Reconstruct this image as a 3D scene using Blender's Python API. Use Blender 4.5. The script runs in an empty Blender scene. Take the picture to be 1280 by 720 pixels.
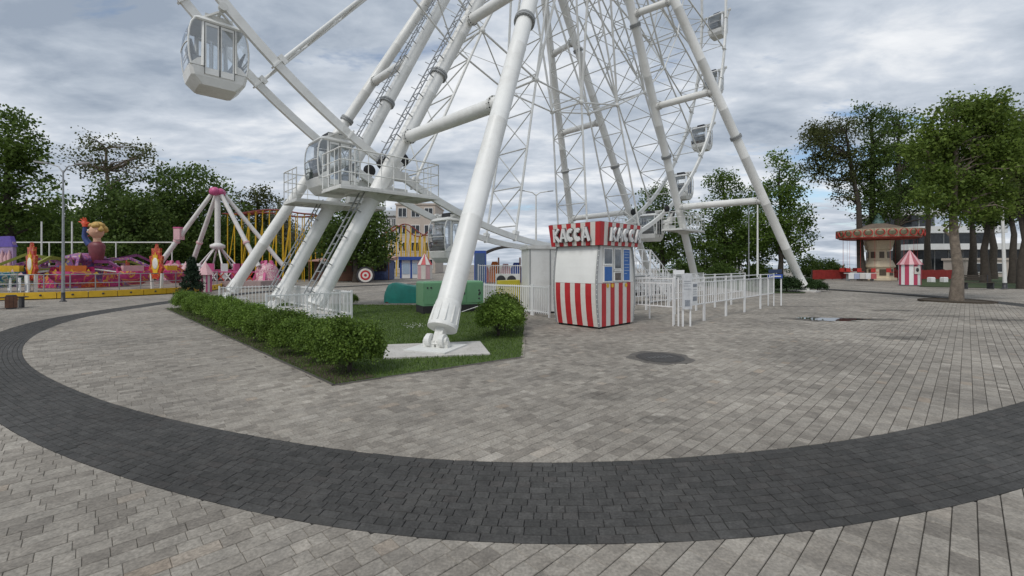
import bpy, math, random
import numpy as np
from mathutils import Vector, Matrix

# ------------------------------------------------------------------ camera, sky, sun, exposure
scene = bpy.context.scene
COL = scene.collection
R_ = math.radians
FPX, HORIZ, EYE = 550.0, 331.0, 1.6          # focal length in photo pixels, horizon row, eye height

cam_d = bpy.data.cameras.new('camera')
cam = bpy.data.objects.new('camera', cam_d); COL.objects.link(cam)
cam.location = (0, 0, EYE); cam.rotation_euler = (R_(90), 0, 0)
cam_d.sensor_width = 36; cam_d.lens = 36 * FPX / 1280
cam_d.shift_y = -(360 - HORIZ) / 1280
cam_d.clip_start = 0.05; cam_d.clip_end = 6000
scene.camera = cam

SUN_EL, SUN_AZ = R_(52), R_(215)             # azimuth clockwise from +Y
world = bpy.data.worlds.new('World'); scene.world = world; world.use_nodes = True
wn, wl = world.node_tree.nodes, world.node_tree.links
wn.clear()
wo = wn.new('ShaderNodeOutputWorld'); bg = wn.new('ShaderNodeBackground'); bg.inputs[1].default_value = 0.10
sky = wn.new('ShaderNodeTexSky'); sky.sky_type = 'NISHITA'; sky.sun_disc = False
sky.sun_elevation = SUN_EL; sky.sun_rotation = SUN_AZ; sky.air_density = 1.0; sky.dust_density = 0.15
tc = wn.new('ShaderNodeTexCoord'); sep = wn.new('ShaderNodeSeparateXYZ'); wl.new(tc.outputs['Generated'], sep.inputs[0])
def wmath(op, a, b=None, clamp=False):
    n = wn.new('ShaderNodeMath'); n.operation = op; n.use_clamp = clamp
    for i, v in enumerate((a, b)):
        if v is None: continue
        if isinstance(v, (int, float)): n.inputs[i].default_value = v
        else: wl.new(v, n.inputs[i])
    return n.outputs[0]
zz = wmath('ADD', wmath('MAXIMUM', sep.outputs[2], 0.0), 0.16)
cmb = wn.new('ShaderNodeCombineXYZ')
wl.new(wmath('DIVIDE', sep.outputs[0], zz), cmb.inputs[0]); wl.new(wmath('DIVIDE', sep.outputs[1], zz), cmb.inputs[1])
def wnoise(scale, detail, rough, off, sx=1.0, sy=1.0, dist=0.0):
    m = wn.new('ShaderNodeMapping'); m.inputs['Location'].default_value = off; m.inputs['Scale'].default_value = (sx, sy, 1)
    wl.new(cmb.outputs[0], m.inputs[0])
    t = wn.new('ShaderNodeTexNoise'); t.inputs['Scale'].default_value = scale; t.inputs['Detail'].default_value = detail
    t.inputs['Roughness'].default_value = rough; t.inputs['Distortion'].default_value = dist
    wl.new(m.outputs[0], t.inputs['Vector']); return t.outputs['Fac']
def wramp(fac, stops, interp='LINEAR'):
    r = wn.new('ShaderNodeValToRGB'); r.color_ramp.interpolation = interp
    e = r.color_ramp.elements
    while len(e) < len(stops): e.new(0.5)
    for q, (p, c) in zip(e, stops): q.position = p; q.color = (*c, 1)
    wl.new(fac, r.inputs[0]); return r.outputs[0]
big = wnoise(1.15, 4, 0.5, (3.1, 1.7, 0), 0.85, 1.15, 0.25)
fine = wnoise(4.2, 7, 0.58, (0.3, 7.7, 2), 0.8, 1.25, 0.2)
mixn = wmath('ADD', wmath('MULTIPLY', big, 0.6), wmath('MULTIPLY', fine, 0.4))
cloud = wramp(mixn, [(0.37, (2.7, 3.2, 3.95)), (0.455, (3.9, 4.4, 5.1)), (0.53, (5.1, 5.55, 6.2)), (0.60, (6.8, 7.05, 7.4)), (0.70, (8.1, 8.2, 8.35))])
# a break in the cloud low over the sea, where blue shows
gd = Vector(((1042-640)/FPX, 1.0, (HORIZ-240)/FPX)).normalized()
dt_ = wn.new('ShaderNodeVectorMath'); dt_.operation = 'DOT_PRODUCT'; wl.new(tc.outputs['Generated'], dt_.inputs[0]); dt_.inputs[1].default_value = gd
near = wmath('MULTIPLY', wmath('SUBTRACT', dt_.outputs['Value'], 0.982), 14.0, True)
cov_n = wmath('SUBTRACT', wnoise(1.6, 6, 0.62, (9.4, 2.2, 5), 0.8, 1.3, 0.3), wmath('MULTIPLY', near, 0.75))
low = wmath('MULTIPLY', wmath('SUBTRACT', 0.10, sep.outputs[2]), 5.0, True)
cov_n = wmath('ADD', cov_n, low)
cover = wramp(cov_n, [(0.27, (0, 0, 0)), (0.39, (1, 1, 1))])
mx = wn.new('ShaderNodeMix'); mx.data_type = 'RGBA'
wl.new(cover, mx.inputs['Factor']); wl.new(sky.outputs[0], mx.inputs['A']); wl.new(cloud, mx.inputs['B'])
wl.new(mx.outputs['Result'], bg.inputs[0]); wl.new(bg.outputs[0], wo.inputs[0])

sun_d = bpy.data.lights.new('sun', 'SUN'); sun_d.energy = 1.4; sun_d.angle = R_(18); sun_d.color = (1, 0.965, 0.92)
sun = bpy.data.objects.new('sun', sun_d); COL.objects.link(sun)
sdir = Vector((math.sin(SUN_AZ) * math.cos(SUN_EL), math.cos(SUN_AZ) * math.cos(SUN_EL), math.sin(SUN_EL)))
sun.rotation_euler = (-sdir).to_track_quat('-Z', 'Y').to_euler()

vs = scene.view_settings
vs.view_transform = 'Standard'; vs.look = 'None'; vs.exposure = 0.26; vs.gamma = 1.0; vs.use_curve_mapping = False

# ------------------------------------------------------------------ helpers
rnd = random.Random(7)
rng = np.random.default_rng(11)

def G(x, y, z=0.0):                            # photo pixel -> point at height z
    Y = FPX * (EYE - z) / (y - HORIZ); return Vector(((x - 640) / FPX * Y, Y, z))
def at(x, y, Y):                               # photo pixel at distance Y -> point
    return Vector(((x - 640) / FPX * Y, Y, EYE - (y - HORIZ) / FPX * Y))

class MB:
    def __init__(s): s.v = []; s.f = []; s.sm = []
    def add(s, vs, fs, smooth=False):
        o = len(s.v); s.v += [tuple(p) for p in vs]; s.f += [tuple(i + o for i in f) for f in fs]; s.sm += [smooth] * len(fs)
        return s
    def box(s, lo, hi, M=None):
        x0, y0, z0 = lo; x1, y1, z1 = hi
        vs = [Vector(p) for p in ((x0,y0,z0),(x1,y0,z0),(x1,y1,z0),(x0,y1,z0),(x0,y0,z1),(x1,y0,z1),(x1,y1,z1),(x0,y1,z1))]
        if M is not None: vs = [M @ p for p in vs]
        return s.add(vs, [(3,2,1,0),(4,5,6,7),(0,1,5,4),(1,2,6,5),(2,3,7,6),(3,0,4,7)])
    def bar(s, a, b, w, h, up=(0,0,1)):        # rectangular bar between two points
        a, b = Vector(a), Vector(b); d = (b - a)
        if d.length < 1e-6: return s
        d.normalize(); u = Vector(up)
        x = d.cross(u)
        if x.length < 1e-3: x = d.cross(Vector((1,0,0)))
        x.normalize(); y = x.cross(d)
        vs = []
        for p in (a, b):
            for i, j in ((-1,-1),(1,-1),(1,1),(-1,1)): vs.append(p + x * (i*w/2) + y * (j*h/2))
        return s.add(vs, [(0,1,2,3),(7,6,5,4),(4,5,1,0),(5,6,2,1),(6,7,3,2),(7,4,0,3)])
    def tube(s, pts, rad, n=8, cap=True):      # smooth tube through points; rad number or list
        pts = [Vector(p) for p in pts]; k = len(pts)
        if not hasattr(rad, '__len__'): rad = [rad] * k
        rings = []; ux = None
        for i, p in enumerate(pts):
            t = (pts[min(i+1, k-1)] - pts[max(i-1, 0)]).normalized()
            if ux is None:
                ux = t.cross(Vector((0,0,1)))
                if ux.length < 1e-3: ux = t.cross(Vector((0,1,0)))
            ux = (ux - t * ux.dot(t)).normalized(); uy = t.cross(ux)
            rings.append([p + (ux * math.cos(2*math.pi*j/n) + uy * math.sin(2*math.pi*j/n)) * rad[i] for j in range(n)])
        vs = [q for r in rings for q in r]
        fs = [(i*n+j, i*n+(j+1)%n, (i+1)*n+(j+1)%n, (i+1)*n+j) for i in range(k-1) for j in range(n)]
        s.add(vs, fs, n > 5)
        if cap:
            s.add(rings[0], [tuple(range(n))[::-1]]); s.add(rings[-1], [tuple(range(n))])
        return s
    def lathe(s, prof, n=16, c=(0,0,0), M=None, smooth=True, a0=0.0):
        vs = []; k = len(prof); c = Vector(c)
        for r, z in prof:
            for j in range(n):
                a = a0 + 2*math.pi*j/n; p = Vector((r*math.cos(a), r*math.sin(a), z))
                vs.append((M @ p if M is not None else p) + c)
        fs = [(i*n+j, i*n+(j+1)%n, (i+1)*n+(j+1)%n, (i+1)*n+j) for i in range(k-1) for j in range(n)]
        s.add(vs, fs, smooth)
        if prof[0][0] > 1e-3: s.add(vs[:n], [tuple(range(n))[::-1]])
        if prof[-1][0] > 1e-3: s.add(vs[-n:], [tuple(range(n))])
        return s
    def loft(s, loops, cap=True, smooth=False):  # list of equal-length point loops
        n = len(loops[0]); k = len(loops)
        s.add([p for l in loops for p in l], [(i*n+j, i*n+(j+1)%n, (i+1)*n+(j+1)%n, (i+1)*n+j) for i in range(k-1) for j in range(n)], smooth)
        if cap: s.add(loops[0], [tuple(range(n))[::-1]]); s.add(loops[-1], [tuple(range(n))])
        return s
    def grid(s, fn, nu, nv, smooth=True):
        vs = [fn(i/nu, j/nv) for i in range(nu+1) for j in range(nv+1)]
        return s.add(vs, [(i*(nv+1)+j, (i+1)*(nv+1)+j, (i+1)*(nv+1)+j+1, i*(nv+1)+j+1) for i in range(nu) for j in range(nv)], smooth)
    def ball(s, c, r, n=12, m=8, M=None):
        if not hasattr(r, '__len__'): r = (r, r, r)
        def fn(u, v):
            a = 2*math.pi*u; b = math.pi*(v-.5)
            p = Vector((r[0]*math.cos(a)*math.cos(b), r[1]*math.sin(a)*math.cos(b), r[2]*math.sin(b)))
            return (M @ p if M is not None else p) + Vector(c)
        return s.grid(fn, n, m)
    def mesh(s, name):
        me = bpy.data.meshes.new(name); me.from_pydata(s.v, [], s.f); me.polygons.foreach_set('use_smooth', s.sm); me.update(); return me
    def build(s, name, mat, parent=None, **k):
        me = s.mesh(name); me.materials.append(mat)
        return link(name, me, parent, **k)

def link(name, me, parent=None, label=None, cat=None, group=None, kind=None, loc=None, rz=None):
    o = bpy.data.objects.new(name, me); COL.objects.link(o)
    if parent is not None: o.parent = parent
    if label: o['label'] = label
    if cat: o['category'] = cat
    if group: o['group'] = group
    if kind: o['kind'] = kind
    if loc is not None: o.location = loc
    if rz is not None: o.rotation_euler = (0, 0, rz)
    return o
def thing(name, label, cat, loc=(0,0,0), rz=0.0, group=None):
    return link(name, None, None, label, cat, group, None, loc, rz)
def copy_tree(o, parent=None, **k):
    c = o.copy(); COL.objects.link(c); c.parent = parent
    for ch in list(o.children): copy_tree(ch, c)
    for a, b in k.items():
        if a == 'loc': c.location = b
        elif a == 'rz': c.rotation_euler = (0, 0, b)
        elif a == 'scale': c.scale = b
        elif b is not None: c[{'cat': 'category'}.get(a, a)] = b
    return c
def npmesh(name, v, f, mat, smooth=False, attr=None):   # v (n,3), f (m,k) numpy
    me = bpy.data.meshes.new(name); k = f.shape[1]
    me.vertices.add(len(v)); me.vertices.foreach_set('co', v.astype(np.float32).ravel())
    me.loops.add(f.size); me.loops.foreach_set('vertex_index', f.astype(np.int32).ravel())
    me.polygons.add(len(f)); me.polygons.foreach_set('loop_start', np.arange(0, f.size, k, dtype=np.int32))
    me.polygons.foreach_set('loop_total', np.full(len(f), k, np.int32))
    me.polygons.foreach_set('use_smooth', np.full(len(f), smooth))
    if attr is not None:
        a = me.attributes.new('tone', 'FLOAT', 'FACE'); a.data.foreach_set('value', attr.astype(np.float32))
    me.update(calc_edges=True); me.materials.append(mat); return me

# ------------------------------------------------------------------ materials
MATS = {}
def nodes(name):
    m = bpy.data.materials.new(name); m.use_nodes = True; nt = m.node_tree
    return m, nt.nodes, nt.links, nt.nodes['Principled BSDF']
def mat(name, col, rough=0.6, metal=0.0, var=0.12, scale=6.0, bump=0.0, dirt=0.0, spec=0.5, bscale=None, coord='Object'):
    """painted / plain surface: colour with blotchy variation, optional grime and bump"""
    if name in MATS: return MATS[name]
    m, N, L, P = nodes(name)
    P.inputs['Roughness'].default_value = rough; P.inputs['Metallic'].default_value = metal
    P.inputs['Specular IOR Level'].default_value = spec
    t = N.new('ShaderNodeTexCoord'); n1 = N.new('ShaderNodeTexNoise')
    n1.inputs['Scale'].default_value = scale; n1.inputs['Detail'].default_value = 6; n1.inputs['Roughness'].default_value = 0.65
    L.new(t.outputs[coord], n1.inputs['Vector'])
    r = N.new('ShaderNodeValToRGB'); e = r.color_ramp.elements
    e[0].position = 0.3; e[1].position = 0.72
    e[0].color = (*[c*(1-var) for c in col], 1); e[1].color = (*[min(1, c*(1+var)) for c in col], 1)
    L.new(n1.outputs['Fac'], r.inputs[0]); out = r.outputs[0]
    if dirt:
        n2 = N.new('ShaderNodeTexNoise'); n2.inputs['Scale'].default_value = scale*0.4; n2.inputs['Detail'].default_value = 9; n2.inputs['Roughness'].default_value = .75
        L.new(t.outputs[coord], n2.inputs['Vector'])
        r2 = N.new('ShaderNodeValToRGB'); q = r2.color_ramp.elements; q[0].position = .5; q[1].position = .72
        q[0].color = (0,0,0,1); q[1].color = (dirt,)*3 + (1,)
        L.new(n2.outputs['Fac'], r2.inputs[0])
        mxx = N.new('ShaderNodeMix'); mxx.data_type = 'RGBA'; L.new(r2.outputs[0], mxx.inputs['Factor']); L.new(out, mxx.inputs['A'])
        mxx.inputs['B'].default_value = (col[0]*.38+.02, col[1]*.35+.018, col[2]*.3+.012, 1); out = mxx.outputs['Result']
    L.new(out, P.inputs['Base Color'])
    if bump:
        n3 = N.new('ShaderNodeTexNoise'); n3.inputs['Scale'].default_value = bscale or scale*6; n3.inputs['Detail'].default_value = 5
        L.new(t.outputs[coord], n3.inputs['Vector'])
        b = N.new('ShaderNodeBump'); b.inputs['Strength'].default_value = bump; b.inputs['Distance'].default_value = 0.02
        L.new(n3.outputs['Fac'], b.inputs['Height']); L.new(b.outputs[0], P.inputs['Normal'])
    MATS[name] = m; return m
def leafmat(name, dark, light, trans=0.25, yellow=None):
    m, N, L, P = nodes(name)
    P.inputs['Roughness'].default_value = 0.6; P.inputs['Specular IOR Level'].default_value = 0.25
    a = N.new('ShaderNodeAttribute'); a.attribute_name = 'tone'
    r = N.new('ShaderNodeValToRGB'); e = r.color_ramp.elements
    e[0].color = (*dark, 1); e[1].color = (*light, 1)
    if yellow: q = e.new(0.93); q.color = (*light, 1); e[-1].color = (*yellow, 1)
    L.new(a.outputs['Fac'], r.inputs[0])
    oi = N.new('ShaderNodeObjectInfo'); hs = N.new('ShaderNodeHueSaturation')
    mr = N.new('ShaderNodeMapRange'); mr.inputs[3].default_value = 0.8; mr.inputs[4].default_value = 1.2
    L.new(oi.outputs['Random'], mr.inputs[0]); L.new(mr.outputs[0], hs.inputs['Value']); L.new(r.outputs[0], hs.inputs['Color'])
    L.new(hs.outputs[0], P.inputs['Base Color'])
    tb = N.new('ShaderNodeBsdfTranslucent'); L.new(hs.outputs[0], tb.inputs['Color'])
    mx = N.new('ShaderNodeMixShader'); mx.inputs[0].default_value = trans
    L.new(P.outputs[0], mx.inputs[1]); L.new(tb.outputs[0], mx.inputs[2]); L.new(mx.outputs[0], N['Material Output'].inputs[0])
    MATS[name] = m; return m
def glassmat(name, tint=(.93,.95,.96), gloss=0.12, rough=0.05):
    m, N, L, P = nodes(name); N.remove(P)
    t = N.new('ShaderNodeBsdfTransparent'); t.inputs[0].default_value = (*tint, 1)
    g = N.new('ShaderNodeBsdfGlossy'); g.inputs['Roughness'].default_value = rough; g.inputs[0].default_value = (.9,.92,.95,1)
    f = N.new('ShaderNodeFresnel'); f.inputs[0].default_value = 1.5
    ad = N.new('ShaderNodeMath'); ad.operation = 'ADD'; ad.inputs[1].default_value = gloss; ad.use_clamp = True; L.new(f.outputs[0], ad.inputs[0])
    mx = N.new('ShaderNodeMixShader'); L.new(ad.outputs[0], mx.inputs[0]); L.new(t.outputs[0], mx.inputs[1]); L.new(g.outputs[0], mx.inputs[2])
    L.new(mx.outputs[0], N['Material Output'].inputs[0]); MATS[name] = m; return m

WHITE = mat('white_steel_paint', (.80,.80,.77), .42, var=.05, scale=1.6, dirt=.36)
WHITE_D = mat('weathered_white_paint', (.70,.70,.67), .5, var=.08, scale=2.5, dirt=.45)
FENCEW = mat('white_fence_paint', (.80,.80,.79), .5, var=.05, scale=3, dirt=.2)
STEEL = mat('galvanised_steel', (.34,.35,.36), .45, .6, var=.12, scale=8)
DARKST = mat('dark_steel', (.05,.05,.055), .5, .3, var=.2, scale=8)
RUBBER = mat('black_rubber', (.02,.02,.021), .8, var=.2)
GREYP = mat('grey_paint', (.30,.31,.31), .55, var=.1, scale=4, dirt=.3)
RED = mat('red_paint', (.47,.025,.03), .45, var=.12, scale=5, dirt=.12)
CREAM = mat('cream_paint', (.68,.65,.60), .5, var=.05, scale=4, dirt=.2)
BLUEP = mat('blue_poster', (.02,.13,.42), .4, var=.15, scale=9)
GLASS = glassmat('clear_glass'); GLASSD = glassmat('dim_glass', (.55,.58,.6), .2)
BARK = mat('grey_brown_bark', (.19,.155,.12), .9, var=.4, scale=7, bump=.8, bscale=22)
BARKD = mat('dark_bark', (.055,.045,.035), .9, var=.4, scale=6, bump=.6)
SOIL = mat('dark_soil', (.06,.045,.03), .95, var=.35, scale=5, bump=.8)
CONC = mat('pale_concrete', (.50,.48,.45), .85, var=.12, scale=3, bump=.25, dirt=.3)
PINK = mat('pink_paint', (.55,.10,.24), .45, var=.15, scale=5, dirt=.2)
PALEPINK = mat('pale_pink_paint', (.66,.40,.42), .5, var=.12, scale=4, dirt=.2)
YELLOW = mat('yellow_paint', (.68,.42,.02), .5, var=.12, scale=4, dirt=.3)
PURPLE = mat('purple_paint', (.16,.03,.12), .45, var=.2, scale=5)
TEALP = mat('teal_paint', (.02,.20,.17), .45, var=.15, scale=5)
ROYAL = mat('royal_blue_paint', (.03,.08,.34), .45, var=.15, scale=5)
ORANGE = mat('orange_paint', (.60,.16,.02), .45, var=.15, scale=5)
BROWN = mat('brown_wood', (.13,.06,.035), .7, var=.3, scale=6, bump=.3)
# ------------------------------------------------------------------ the wheel's own axes
CX, CY, PHI = 2.25, 23.7, 0.768                # wheel centre on the ground, heading of its plane
DV = Vector((math.cos(PHI), math.sin(PHI), 0)); NV = Vector((math.sin(PHI), -math.cos(PHI), 0))
def W(s, t, z=0.0): return Vector((CX, CY, z)) + DV * s + NV * t
HUB, RIM, HALF = 24.0, 21.5, 1.03

# ------------------------------------------------------------------ ground
RING_C = [(-175,17.0),(-160,17.35),(-145,18.5),(-130,19.1),(-115,19.62),(-109,19.9),(-103.4,20.13),(-98.5,20.32),(-95,20.24),(-92,20.04),(-88,19.74),(-84,19.36),(-78,18.85),(-60,18.1),(-35,18.3),(-10,18.7),(15,18.8),(40,18.5),(90,17.6),(140,16.9),(185,17.0)]
_ra = np.radians(np.array([a for a, r in RING_C], float)); _rr = np.array([r for a, r in RING_C])
_tt = np.linspace(-math.pi, math.pi, 721); _rv = np.interp(_tt, _ra, _rr)
for _ in range(3): _rv = np.convolve(np.r_[_rv[-4:-1], _rv, _rv[1:4]], np.ones(7)/7, 'valid')
def r_in(a): return float(np.interp((a + math.pi) % (2*math.pi) - math.pi, _tt, _rv))
_wa = np.radians(np.array([-180,-155,-138,-120,-112,-104,-97,-92,-85,-78,-40,0,60,180.])); _wv = np.array([.8,.85,.80,.78,.82,.94,1.03,1.08,1.03,1.0,1.0,1.0,.9,.8])
def RWf(a): return float(np.interp((a + math.pi) % (2*math.pi) - math.pi, _wa, _wv))
def polar(p): return math.hypot(p[0]-CX, p[1]-CY), math.atan2(p[1]-CY, p[0]-CX)
LAWN = [G(417,482), G(653,447), G(657,397), G(606,384), Vector((-3.4,17.4,0)), Vector((-6.6,17.6,0)), Vector((-10.2,19.2,0)), G(207,386)]
def inpoly(p, poly):
    c = False; n = len(poly)
    for i in range(n):
        a, b = poly[i], poly[i-1]
        if (a[1] > p[1]) != (b[1] > p[1]) and p[0] < (b[0]-a[0])*(p[1]-a[1])/(b[1]-a[1]) + a[0]: c = not c
    return c
MAN = G(825,447); PUD = G(1036,399)

def stains(N, L, base):                        # damp and dirty marks with their own outlines, in ground coordinates
    g = N.new('ShaderNodeNewGeometry'); prev = base
    n = N.new('ShaderNodeTexNoise'); n.inputs['Scale'].default_value = 2.2; n.inputs['Detail'].default_value = 6
    L.new(g.outputs['Position'], n.inputs['Vector'])
    spots = [(PUD.x, PUD.y, 1.25, .5, .6), (PUD.x+1.2, PUD.y-.1, 1.2, .3, .6), (G(1124,422).x, G(1124,422).y, .55, .35, .45), (G(755,495).x, G(755,495).y, .3, .2, .25),
             (G(822,524).x, G(822,524).y, .3, .12, .3), (G(1115,388).x, G(1115,388).y, .9, .35, .45), (G(1260,400).x, G(1260,400).y, 1.1, .3, .45), (G(1000,383).x, G(1000,383).y, 1.2, .4, .35),
             (G(700,470).x, G(700,470).y, .6, .3, .3), (G(1180,395).x, G(1180,395).y, .9, .4, .35)]
    for sx, sy, ax, ay, k in spots:
        m = N.new('ShaderNodeMapping'); m.vector_type = 'TEXTURE'; m.inputs['Location'].default_value = (sx, sy, 0); m.inputs['Scale'].default_value = (ax, ay, 1)
        L.new(g.outputs['Position'], m.inputs[0])
        ln = N.new('ShaderNodeVectorMath'); ln.operation = 'LENGTH'; L.new(m.outputs[0], ln.inputs[0])
        s1 = N.new('ShaderNodeMath'); s1.operation = 'MULTIPLY_ADD'; L.new(n.outputs['Fac'], s1.inputs[0]); s1.inputs[1].default_value = 2.4; s1.inputs[2].default_value = -1.2
        s2 = N.new('ShaderNodeMath'); s2.operation = 'ADD'; L.new(ln.outputs['Value'], s2.inputs[0]); L.new(s1.outputs[0], s2.inputs[1])
        mr = N.new('ShaderNodeMapRange'); mr.inputs[1].default_value = .75; mr.inputs[2].default_value = 1.1; mr.inputs[3].default_value = 1-k; mr.inputs[4].default_value = 1.0
        L.new(s2.outputs[0], mr.inputs[0])
        mm = N.new('ShaderNodeMix'); mm.data_type = 'RGBA'; mm.blend_type = 'MULTIPLY'; mm.inputs['Factor'].default_value = 1
        L.new(prev, mm.inputs['A']); L.new(mr.outputs[0], mm.inputs['B']); prev = mm.outputs['Result']
    return prev
def pavermat(name, stops, source, rough=.8, mott=.20, stain=True):
    m, N, L, P = nodes(name); P.inputs['Roughness'].default_value = rough; P.inputs['Specular IOR Level'].default_value = .3
    g = N.new('ShaderNodeNewGeometry')
    r = N.new('ShaderNodeValToRGB'); e = r.color_ramp.elements
    while len(e) < len(stops): e.new(.5)
    for q, (p, c) in zip(e, stops): q.position = p; q.color = (*c, 1)
    if source == 'attr':
        a = N.new('ShaderNodeAttribute'); a.attribute_name = 'tone'; L.new(a.outputs['Fac'], r.inputs[0])
    elif source == 'object':
        a = N.new('ShaderNodeObjectInfo'); L.new(a.outputs['Random'], r.inputs[0])
    else:                                      # rows of pavers as a pattern, for far ground only
        mp = N.new('ShaderNodeMapping'); mp.inputs['Rotation'].default_value = (0, 0, -PHI); L.new(g.outputs['Position'], mp.inputs[0])
        b = N.new('ShaderNodeTexBrick'); b.inputs['Scale'].default_value = 1; b.inputs['Brick Width'].default_value = .22; b.inputs['Row Height'].default_value = .125
        b.inputs['Mortar Size'].default_value = .005; b.inputs['Color1'].default_value = (0,0,0,1); b.inputs['Color2'].default_value = (1,1,1,1); b.inputs['Mortar'].default_value = (.0,.0,.0,1)
        L.new(mp.outputs[0], b.inputs[0]); L.new(b.outputs['Color'], r.inputs[0])
    n = N.new('ShaderNodeTexNoise'); n.inputs['Scale'].default_value = 9; n.inputs['Detail'].default_value = 8; n.inputs['Roughness'].default_value = .75
    n2 = N.new('ShaderNodeTexNoise'); n2.inputs['Scale'].default_value = .45; n2.inputs['Detail'].default_value = 4
    n4 = N.new('ShaderNodeTexNoise'); n4.inputs['Scale'].default_value = 55; n4.inputs['Detail'].default_value = 3
    for q in (n, n2, n4): L.new(g.outputs['Position'], q.inputs['Vector'])
    out = r.outputs[0]
    for q, k in ((n, mott*1.6), (n2, mott*1.3), (n4, mott*1.2)):
        mr = N.new('ShaderNodeMapRange'); mr.inputs[1].default_value = .3; mr.inputs[2].default_value = .7; mr.inputs[3].default_value = 1-k; mr.inputs[4].default_value = 1+k*.8
        L.new(q.outputs['Fac'], mr.inputs[0])
        mm = N.new('ShaderNodeMix'); mm.data_type = 'RGBA'; mm.blend_type = 'MULTIPLY'; mm.inputs['Factor'].default_value = 1
        L.new(out, mm.inputs['A']); L.new(mr.outputs[0], mm.inputs['B']); out = mm.outputs['Result']
    vo = N.new('ShaderNodeTexVoronoi'); vo.inputs['Scale'].default_value = 2.6; L.new(g.outputs['Position'], vo.inputs['Vector'])
    vr = N.new('ShaderNodeMapRange'); vr.inputs[1].default_value = .035; vr.inputs[2].default_value = .06; vr.inputs[3].default_value = .68; vr.inputs[4].default_value = 1.0; L.new(vo.outputs['Distance'], vr.inputs[0])
    mm = N.new('ShaderNodeMix'); mm.data_type = 'RGBA'; mm.blend_type = 'MULTIPLY'; mm.inputs['Factor'].default_value = 1; L.new(out, mm.inputs['A']); L.new(vr.outputs[0], mm.inputs['B']); out = mm.outputs['Result']
    n5 = N.new('ShaderNodeTexNoise'); n5.inputs['Scale'].default_value = 1.3; n5.inputs['Detail'].default_value = 7; n5.inputs['Roughness'].default_value = .7; n5.inputs['Distortion'].default_value = .6; L.new(g.outputs['Position'], n5.inputs['Vector'])
    dr = N.new('ShaderNodeMapRange'); dr.inputs[1].default_value = .52; dr.inputs[2].default_value = .72; dr.inputs[3].default_value = 0; dr.inputs[4].default_value = .34; L.new(n5.outputs['Fac'], dr.inputs[0])
    md_ = N.new('ShaderNodeMix'); md_.data_type = 'RGBA'; L.new(dr.outputs[0], md_.inputs['Factor']); L.new(out, md_.inputs['A']); md_.inputs['B'].default_value = (.20,.187,.17,1) if stain else (.105,.098,.088,1); out = md_.outputs['Result']
    if stain: out = stains(N, L, out)
    L.new(out, P.inputs['Base Color'])
    bp = N.new('ShaderNodeBump'); bp.inputs['Strength'].default_value = .35; bp.inputs['Distance'].default_value = .004
    L.new(n4.outputs['Fac'], bp.inputs['Height']); L.new(bp.outputs[0], P.inputs['Normal'])
    MATS[name] = m; return m
LSTOPS = [(0,(0.209,0.188,0.161)),(.18,(0.256,0.231,0.197)),(.55,(0.293,0.266,0.228)),(.85,(0.322,0.294,0.253)),(.955,(0.333,0.303,0.259)),(.965,(0.317,0.263,0.208)),(.985,(0.378,0.346,0.299))]
DSTOPS = [(0,(.054,.053,.050)),(.5,(.064,.062,.059)),(.85,(.075,.073,.069)),(1,(.068,.063,.059))]
PAV_A, PAV_O, PAV_F = (pavermat('light_paver_' + s, LSTOPS, s) for s in ('attr', 'object', 'far'))
DRK_A, DRK_O = (pavermat('dark_paver_' + s, DSTOPS, s, mott=.22, stain=False) for s in ('attr', 'object'))
BED = mat('dark_joint_sand', (.085,.078,.068), .95, var=.3, scale=4)

def sheet(name, poly, z, m, parent=None, **k):
    b = MB(); b.add([(p[0], p[1], z) for p in poly], [tuple(range(len(poly)))]); return b.build(name, m, parent, **k)
sheet('ground', [(-3000,-200),(3000,-200),(3000,5000),(-3000,5000)], -.04, PAV_F, kind='structure')
sheet('sea', [(30,190),(3000,190),(3000,4900),(-200,4900)], -.02, mat('sea_water', (.10,.19,.25), .12, var=.1, scale=.02), kind='structure')
paving = sheet('paving', [(-2.8,.5),(2.8,.5),(26.2,19.3),(-26.2,19.3)], -.014, BED, kind='structure')

def paver_poly(b, poly, z=0.0, inset=.0036, drop=.008, tilt=(0,0), c=None):
    n = len(poly); c = c if c is not None else sum((Vector((p[0],p[1],0)) for p in poly), Vector())/n
    lo = [(p[0], p[1], z-.012) for p in poly]
    md = []; hi = []
    for p in poly:
        d = Vector((c[0]-p[0], c[1]-p[1], 0)); l = max(d.length, 1e-4); q = Vector((p[0],p[1],0)) + d*(min(inset*1.2, l*.4)/l)
        zz = z + (q.x-c[0])*tilt[0] + (q.y-c[1])*tilt[1]
        md.append((p[0], p[1], zz-drop*.5)); hi.append((q.x, q.y, zz))
    b.loft([lo, md, hi], cap=False); b.add(hi, [tuple(range(n))])
def clip(poly, p0, nrm):                       # keep the side nrm points to
    out = []
    for i in range(len(poly)):
        a, b = poly[i-1], poly[i]
        da = (a[0]-p0[0])*nrm[0] + (a[1]-p0[1])*nrm[1]; db = (b[0]-p0[0])*nrm[0] + (b[1]-p0[1])*nrm[1]
        if (da >= 0) != (db >= 0):
            t = da/(da-db); out.append((a[0]+(b[0]-a[0])*t, a[1]+(b[1]-a[1])*t))
        if db >= 0: out.append(b)
    return out
def area(p): return abs(sum(p[i-1][0]*p[i][1]-p[i][0]*p[i-1][1] for i in range(len(p))))/2
def ring_edge(a, off, k=0):
    r = r_in(a) + off + k*RWf(a); p = (CX + r*math.cos(a), CY + r*math.sin(a)); a2 = a + .004; r2 = r_in(a2) + off + k*RWf(a2)
    t = (CX + r2*math.cos(a2) - p[0], CY + r2*math.sin(a2) - p[1]); l = math.hypot(*t)
    return p, (t[1]/l, -t[0]/l)                # outward normal
PITCH, GAP, GS = .114, .0022, .0006
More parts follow.
